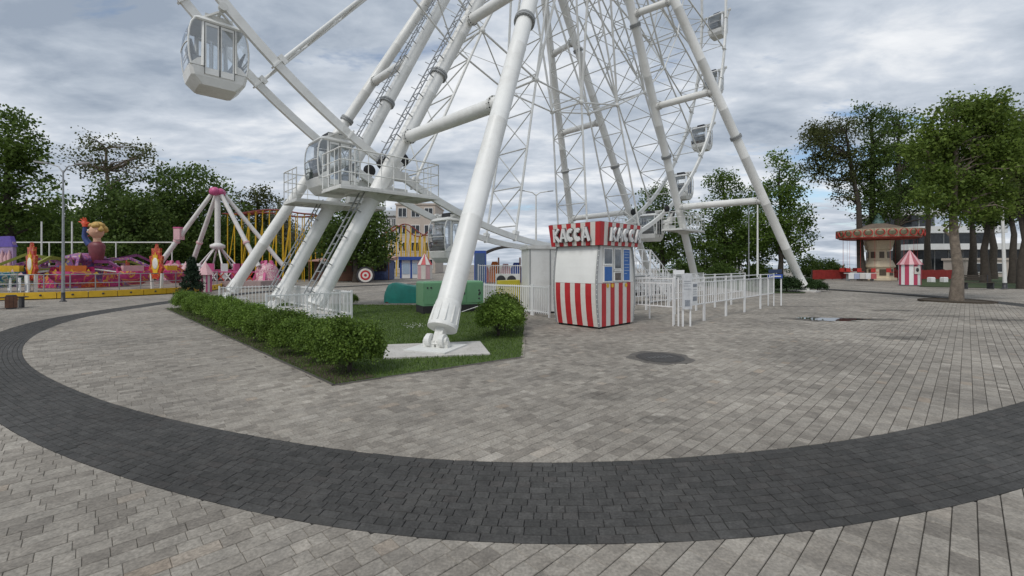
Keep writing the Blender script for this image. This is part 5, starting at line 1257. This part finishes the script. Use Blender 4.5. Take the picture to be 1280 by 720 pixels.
for k in range(24):
    a0, a1 = 2*math.pi*k/24+.004, 2*math.pi*(k+1)/24-.004; am = (a0+a1)/2
    m = MB(); m.loft([[(r*math.cos(a), r*math.sin(a), z) for r, z in ((CR_,z0+.2),(CR_+.28,z1),(CR_+.22,z1),(CR_-.06,z0+.2))] for a in (a0,am,a1)]); pn = m.build('rounding_board', CRM, car)
    c = Vector(((CR_+.17)*math.cos(am), (CR_+.17)*math.sin(am), (z0+.2+z1)/2)); Mx = Matrix((Vector((-math.sin(am),math.cos(am),0)), Vector((math.cos(am),math.sin(am),0)), Vector((0,0,1)))).transposed()
    m = MB(); m.ball(c, 1, 14, 8, Mx @ Matrix.Diagonal((.30,.03,.27))); m.build('oval_panel', mat('oval_mirror',(.16,.15,.09),.35,var=.4,scale=5), pn)
    m = MB(); m.tube([c + Mx @ Vector((.36*math.cos(q), .04, .34*math.sin(q))) for q in np.linspace(0,2*math.pi,17)], .045, 6); m.build('scroll', CRED, pn)
m = MB(); m.lathe([(CR_+.1,z1-.05),(2.2,z1+.15),(1.4,z1+.45),(.7,z1+.68),(.0,z1+.72)], 24); m.build('roof', mat('carousel_roof_green',(.17,.13,.10),.6,var=.3,scale=1), car)
m = MB(); m.lathe([(.5,z1+.62),(.5,z1+.9),(.32,z1+1.2),(.28,z1+1.5),(.0,z1+1.8)], 12); m.build('finial', mat('copper_green',(.12,.22,.20),.5,var=.2), car)
for k in range(16):
    a = 2*math.pi*k/16; x, y = 3.0*math.cos(a), 3.0*math.sin(a); m = MB(); m.tube([(x,y,z0+.06),(x,y,1.2)], .012, 4); m.box((x-.22,y-.2,.85),(x+.22,y+.2,.9)); m.box((x-.22,y+.16,.9),(x+.22,y+.2,1.25)); m.build('swing_seat', CRED, car)
p = G(1146,357); sb2 = thing('striped_booth', 'small pink striped round booth with pointed tent roof', 'booth', (p.x,p.y+.6,0)); sb2.scale = (.86,.86,.94)
for k in range(16):
    a0, a1 = k*math.pi/8, (k+1)*math.pi/8; m = MB(); m.loft([[(.78*math.cos(a),.78*math.sin(a),z) for z in (0.05,1.75)] + [(.74*math.cos(a),.74*math.sin(a),z) for z in (1.75,0.05)] for a in (a0,a1-.004)]); m.build('wall_stripe', (FENCEW, mat('deep_pink',(.48,.06,.12),.5,var=.1))[k % 2], sb2)
    m = MB(); m.loft([[(r*math.cos(a),r*math.sin(a),z) for r, z in ((.92,1.72),(.62,2.05),(.3,2.5),(.06,2.9))] for a in (a0,a1-.003)], cap=False); m.build('roof_stripe', (PALEPINK, mat('rose_roof',(.42,.12,.14),.6,var=.1))[k % 2], sb2)
m = MB(); m.lathe([(.0,2.85),(.06,2.9),(.09,3.0),(.02,3.1),(.0,3.25)], 8); m.build('finial', CREAM, sb2)
m = MB(); m.lathe([(.76,0.0),(.76,.06)], 16); m.build('base', GREYP, sb2)
m = MB(); m.box((-.28,-.82,.95),(.22,-.755,1.55)); hh_ = m.build('serving_hatch', CREAM, sb2)
m = MB(); m.ball((-.06,-.84,1.3), (.13,.05,.17), 10, 8); m.build('round_opening', DARKST, hh_)
m = MB(); m.box((.8,-.1,1.75),(1.05,-.06,2.15)); m.build('side_board', FENCEW, sb2)
for x0, x1, yb, lab in ((1016,1062,351,'red wooden hoarding left of the swing carousel'), (1112,1190,352,'red wooden hoarding behind the pink striped booth')):
    a, b_ = at(x0,yb,47), at(x1,yb,49); t = thing('hoarding', lab, 'hoarding', (a.x,a.y,0), math.atan2(b_.y-a.y,b_.x-a.x)); L2 = (b_-a).length; n = int(L2/.5)
    for k in range(n): m = MB(); m.box((L2*k/n+.008,-.02,.05),(L2*(k+1)/n-.008,.02+.01*(k%2),1.02+.02*(k%3))); m.build('board', mat('hoarding_red',(.33,.03,.025),.7,var=.2,scale=2,dirt=.2), t)
    for k in range(0,n+1,3): m = MB(); m.box((L2*k/n-.05,.06,0),(L2*k/n+.05,.14,1.1)); m.build('post', BARKD, t)
p = at(1075,349,44); t = thing('banner_table', 'low table hung with white and blue banners by the carousel', 'table', (p.x,p.y,0))
m = MB(); m.box((-1.4,-.3,.72),(1.4,.3,.78)); m.build('top', FENCEW, t)
for k in range(5): m = MB(); m.box((-1.38+.56*k,-.33,.2),(-.86+.56*k,-.302,.74)); m.build('banner', (FENCEW, mat('pale_blue_banner',(.4,.45,.6),.6), CREAM, FENCEW, mat('red_banner',(.5,.12,.12),.6))[k], t)
for q in (-1.2,1.2): m = MB(); m.box((q-.04,-.2,0),(q+.04,.2,.718)); m.build('leg', GREYP, t)
for x, yb, lab in ((1222,361,'dark bench with slatted seat under the grove trees'),):
    p = G(x,yb); t = thing('park_bench', lab, 'bench', (p.x,p.y,0), R_(-5))
    for k in range(4): m = MB(); m.box((-1.0,-.22+.11*k,.40),(1.0,-.13+.11*k,.44)); m.build('seat_slat', BARKD, t)
    for k in range(3): m = MB(); m.box((-1.0,.24,.55+.13*k),(1.0,.27,.65+.13*k)); m.build('back_slat', BARKD, t)
    for q in (-.8,.8): m = MB(); m.box((q-.04,-.2,0),(q+.04,.235,.398)); m.box((q-.03,.21,.399),(q+.03,.236,.92)); m.build('frame', DARKST, t)
for x, lab in ((1164,'white square bollard just right of the striped booth'), (1180,'white square bollard nearer the big tree trunk')): p = G(x,352.5); m = MB(); m.loft([[(-.2,-.2,0),(.2,-.2,0),(.2,.2,0),(-.2,.2,0)],[(-.2,-.2,.4),(.2,-.2,.4),(.2,.2,.4),(-.2,.2,.4)],[(-.16,-.16,.45),(.16,-.16,.45),(.16,.16,.45),(-.16,.16,.45)]]); m.build('bollard', FENCEW, None, label=lab, cat='bollard', loc=(p.x,p.y,0))
# modern white terraced building
p = at(1195,347,66); mb_ = thing('terraced_building', 'modern white building with curved terrace bands behind the grove', 'building', (p.x,p.y,0), R_(-8))
def slab(x0,x1,z0,z1,d,name,mm,par,curve=2.5):
    n = 10; top = []
    for i in range(n+1): a = math.pi + math.pi/2*i/n; top.append((x0+curve+curve*math.cos(a), -d+curve+curve*math.sin(a)))
    for i in range(n+1): a = 1.5*math.pi + math.pi/2*i/n; top.append((x1-curve+curve*math.cos(a), -d+curve+curve*math.sin(a)))
    top += [(x1,8),(x0,8)]; m = MB(); m.loft([[(x,y,z) for x,y in top] for z in (z0,z1)]); return m.build(name, mm, par)
BZl = lambda y: at(0,y,66).z
for (x0,x1,ya,yb,d) in ((-8.5,22,313,306,4.5),(-7.5,6,292,284,2.5),(-9,-1,269,263,1.5)):
    slab(x0,x1,BZl(ya),BZl(yb),d,'terrace_band',mat('white_render',(.66,.67,.66),.7,var=.06,scale=.5,dirt=.2),mb_)
for (x0,x1,ya,yb,d) in ((-7.5,21,347,313.2,2.8),(-6.8,5,305.8,292.2,1.0),(-8,-2,283.8,269.2,.6)):
    g_ = slab(x0,x1,max(0,BZl(ya)),BZl(yb),d,'glazing',WIN,mb_)
    for k in range(int((x1-x0)/1.8)): x = x0+2.6+1.8*k; m = MB(); m.box((x-.06,-d-.05,max(0,BZl(ya))),(x+.06,-d-.002,BZl(yb)-.01)); m.build('mullion', GREYP, g_) if x < x1-2.6 else None
# pale low houses and stair wall by the sea
for x, Y, w, h, lab in ((908,70,5,2.6,'small pale beach house seen between the tree trunks'),(1245,58,8,2.2,'low cream wall structure behind the far benches')):
    building(lab, at(x,345,Y), [(-w/2,w/2,0,3,h,PLAST if x > 1000 else mat('white_render2',(.6,.62,.63),.7,var=.1,scale=.5),'flat',1,3)], 0.0, 'beach_house')
# grass strips
VERGE = mat('verge_grass', (.040,.062,.016), .95, var=.35, scale=2, bump=.4)
sheet('grass_verge', [G(955,366), G(1005,366), at(1035,350,55), at(850,350,55), at(850,350,40)], -.006, VERGE, kind='structure')
sheet('grass_verge', [G(1150,358), G(1280,362)+Vector((4,0,0)), at(1400,350,60), at(1120,350,60)], -.006, VERGE, kind='structure')
sheet('grass_verge', [G(0,352)+Vector((-30,4,0)), G(300,352.5), at(420,346,60), at(-300,346,60)], -.006, VERGE, kind='structure')
# shrubs round the far leg
for x, y, s, lab in ((968,364,1.5,'wide dark shrub left of the far right leg'),(990,365,1.45,'dark shrub close against the far right leg'),(1013,364,1.25,'dark round shrub just right of the far leg foot'),(1029,364,1.0,'small round shrub at the end by the far leg')):
    p = G(x,y); p.y += .5; bush(p, bushmesh(60+int(x), .62, .6, .62, BUSHD, 120, 36, .06), lab, (s,s,s), x)
# ------------------------------------------------------------------ trees
LF1 = leafmat('leaf_dark_green', (.034,.066,.016), (.160,.240,.054), .45)
LF2 = leafmat('leaf_mid_green', (.040,.074,.013), (.175,.245,.046), .42, (.24,.25,.055))
LF3 = leafmat('leaf_brown_green', (.034,.046,.015), (.135,.155,.046), .4, (.17,.14,.055))
LF4 = leafmat('leaf_fresh_green', (.040,.082,.015), (.18,.27,.05), .42)
def straight(h, r, lean=(0,0), seed=0, n=6, top=.25):
    rr = random.Random(seed); out = []
    for i in range(n+1):
        u = i/n; out.append((lean[0]*u*u + (rr.uniform(-.12,.12) if i else 0), lean[1]*u*u + (rr.uniform(-.12,.12) if i else 0), h*u - (.1 if i == 0 else 0), r*(1-u*(1-top)) * (1.25 if i == 0 else 1)))
    return out
def pxtree(label, x, ybase, Y, blobs, leafm, barkm, seed, trunk_px, name='tree', lean=0.0, group=None, **k):
    """blobs given in photo pixels (x, y, rx, ry); converted to metres at distance Y"""
    s = Y/FPX; g = Vector(((x-640)*s, Y, 0)); B = [((bx-x)*s, rnd.uniform(-.3,.3)*rx*s, EYE-(by-HORIZ)*s, rx*s, (.85*rx)*s, ry*s) for bx, by, rx, ry in blobs]
    top = max(b_[2] for b_ in B)
    return tree(name, label, 'tree', g, B, straight(top, trunk_px*s/2, (lean*s,0), seed), leafm, barkm, seed, group=group, **k)
GL = 'trees behind the rides'
pxtree('tall dark tree rising over the scenic board', 10, 345, 38, [(-5,200,48,62),(25,175,38,40),(35,235,36,52),(-30,270,50,60),(15,295,48,42)], LF4, BARKD, 101, 12, n=230, per=66, sig=.42, size=.26, group=GL)
pxtree('slender airy tree with bare forked limbs over the waving figure', 140, 345, 40, [(100,195,26,22),(135,185,28,18),(168,190,28,20),(120,212,26,14),(155,215,28,16),(185,205,16,12)], LF3, BARK, 102, 9, lean=-8, n=120, per=20, sig=.40, size=.2, group=GL, limbs=90, shell=.2)
pxtree('round mid green tree behind the waving figure', 152, 345, 37, [(150,262,40,36),(125,285,34,34),(180,280,32,40),(150,310,46,28)], LF1, BARKD, 103, 8, n=190, per=70, sig=.45, size=.24, group=GL)
pxtree('broad dark tree left of the pendulum ride apex', 232, 345, 43, [(230,240,38,30),(258,235,30,28),(205,265,34,36),(250,275,44,38),(225,308,58,34)], LF1, BARKD, 104, 9, n=240, per=70, sig=.5, size=.27, group=GL)
pxtree('grey green tree seen right of the pendulum ride apex', 322, 345, 56, [(320,250,24,18),(300,265,26,22),(340,270,26,26),(320,300,50,34)], LF3, BARKD, 105, 7, n=170, per=60, sig=.5, size=.28, group=GL)
pxtree('low dark tree between the airy tree and the tall one', 85, 345, 45, [(80,275,34,30),(60,295,36,34),(100,300,36,34),(85,320,50,22)], LF1, BARKD, 106, 8, n=180, per=64, sig=.5, size=.28, group=GL)
# dark backing trees, one mesh family
bt = None
for i, (x, yt) in enumerate(((-40,250),(20,262),(62,262),(118,258),(190,240),(215,262),(275,262),(300,285),(345,288),(380,285))):
    w = 36; lab = ['dark dense tree far left in the backing row','dark backing tree behind the scenic board','dark backing tree left of the waving glove','dark backing tree behind the waving figure','taller dark backing tree behind the red gold flame','dark backing tree left of the pendulum apex','dark backing tree under the pendulum apex','dark backing tree behind the coaster end','low backing tree behind the yellow posts','low backing tree beside the ladder leg'][i]
    pxtree(lab, x, 345, 52, [(x,yt+34,w,34),(x-14,yt+62,w,30),(x+16,yt+64,w,30)], LF1, BARKD, 120+i, 8, n=120, per=60, sig=.6, size=.34, group=GL, limbs=12)
pxtree('rounded green tree behind the brown stall', 445, 345, 41, [(452,270,26,30),(470,290,24,34),(430,290,30,36),(410,300,24,30),(450,310,38,26)], LF1, BARKD, 140, 8, n=220, per=70, sig=.42, size=.24, group=GL)
pxtree('small pale blossoming tree glimpsed between the ladder legs', 355, 345, 46, [(352,272,14,16),(358,290,14,16)], leafmat('blossom_leaf', (.10,.12,.07), (.36,.37,.30), .3), BARKD, 141, 4, n=60, per=40, sig=.3, size=.2)
# right side
GRR = 'trees of the seaside grove'
pxtree('dark tree behind the far drive platform', 828, 345, 56, [(822,252,22,20),(845,270,26,24),(812,285,26,26),(838,305,38,26),(800,268,16,16)], LF1, BARKD, 150, 7, n=170, per=60, sig=.5, size=.28, group=GRR)
pxtree('green tree standing right of the far inner leg', 905, 345, 55, [(900,225,16,18),(908,250,26,26),(890,280,22,26),(918,290,32,32),(900,315,34,20)], LF4, BARKD, 151, 6, n=190, per=60, sig=.45, size=.26, group=GRR)
pxtree('tall layered green tree beside the thin white pole', 975, 345, 52, [(972,210,16,20),(990,232,16,18),(968,245,28,24),(985,275,28,24),(955,290,30,28),(990,300,22,20)], LF4, BARKD, 152, 6, n=210, per=60, sig=.42, size=.25, group=GRR)
pxtree('low dark tree filling the gap behind the queue', 935, 345, 60, [(935,275,26,30),(945,305,40,24),(905,320,30,16)], LF1, BARKD, 153, 5, n=120, per=60, sig=.5, size=.3, group=GRR)
pxtree('brownish leaning tree whose crown reaches over the leg shrubs', 1078, 345, 46, [(1040,165,34,22),(1018,180,22,18),(1030,205,26,22),(1056,232,18,24),(1062,195,22,22)], LF3, BARKD, 154, 9, lean=-22, n=210, per=46, sig=.36, size=.2, group=GRR, limbs=60, shell=.25)
pxtree('tall dark tree behind the swing carousel', 1090, 345, 47, [(1085,150,18,24),(1095,190,24,32),(1080,225,22,30),(1098,255,28,30)], LF1, BARKD, 155, 10, n=210, per=52, sig=.38, size=.21, group=GRR, limbs=50, shell=.3)
pxtree('tall thin crowned tree right of the carousel finial', 1122, 345, 49, [(1118,155,24,24),(1130,195,24,30),(1118,235,26,26),(1140,250,24,26)], LF1, BARKD, 156, 9, n=190, per=52, sig=.38, size=.21, group=GRR, limbs=50, shell=.3)
mt = pxtree('leafy tree with a thick bare trunk in a round bed', 1195, 377, 19.3, [(1212,142,36,26),(1168,160,30,26),(1246,158,34,30),(1192,185,34,26),(1152,188,22,20),(1236,200,36,26),(1270,190,26,30),(1170,222,26,18),(1215,232,30,20),(1250,240,26,16),(1185,255,24,16),(1212,268,18,12),(1158,246,22,16),(1180,276,16,10),(1240,262,24,14)], LF2, BARK, 157, 12, n=470, per=60, sig=.20, size=.125, limbs=110, shell=.25)
pxtree('dark reddish tree crowding the tall lamp post', 1278, 352, 30, [(1288,180,34,46),(1292,240,34,44)], LF3, BARKD, 158, 9, n=220, per=60, sig=.36, size=.19, group=GRR)
pxtree('shaded tree between the big trunk and the lamp post', 1232, 352, 40, [(1228,230,34,34),(1248,262,30,20)], LF1, BARKD, 159, 9, n=190, per=60, sig=.42, size=.23, group=GRR)
pxtree('shaded tree just left of the big trunk', 1160, 350, 52, [(1152,205,28,32),(1162,240,24,20)], LF1, BARKD, 160, 8, n=170, per=56, sig=.45, size=.25, group=GRR)
for i, (x, Y, lab) in enumerate(((1216,46,'bare lower trunk in the shade right of the big tree'),(1240,50,'dark trunk behind the low cream wall'),(1266,38,'slim dark trunk right of the lamp post'))):
    pxtree(lab, x, 350, Y, [(x,250,22,18),(x+10,232,24,22)], LF1, BARKD, 170+i, 9, n=90, per=60, sig=.5, size=.25, group=GRR, limbs=10)
for i, (x, yt, Y, lab) in enumerate(((1010,318,60,'small bushy tree by the sea left of the hoarding'),(1035,322,58,'tiny dark tree against the sea right of the leg'),(870,318,62,'low bushy tree behind the far inner leg'),(855,322,50,'low shrub mass at the stair side'),(905,328,50,'low shrub mass under the green tree'),(950,330,52,'low shrub mass under the layered tree'))):
    pxtree(lab, x, 345, Y, [(x,yt+14,16,12),(x+10,yt+20,16,10),(x-12,yt+21,16,9)], LF1, BARKD, 180+i, 3, n=60, per=56, sig=.35, size=.22, group=GRR, limbs=8)
for i, (x, lab) in enumerate(((-120,'dark tree further along the left backing row'),(-230,'outer dark tree of the left backing row'),(-360,'outermost dark tree of the left backing row'))):
    pxtree(lab, x, 345, 46, [(x,225,60,50),(x-30,275,60,50),(x+30,280,60,46)], LF1, BARKD, 190+i, 10, n=170, per=60, sig=.6, size=.32, group=GL, limbs=14)
# soil bed of the big tree
p = mt.location; m = MB(); m.lathe([(1.25,-.02),(1.25,.05),(1.13,.05),(1.12,.02),(0,.03)], 28, (0,0,0), smooth=False); m.build('tree_bed', SOIL, None, kind='structure', loc=(p.x, p.y, 0))
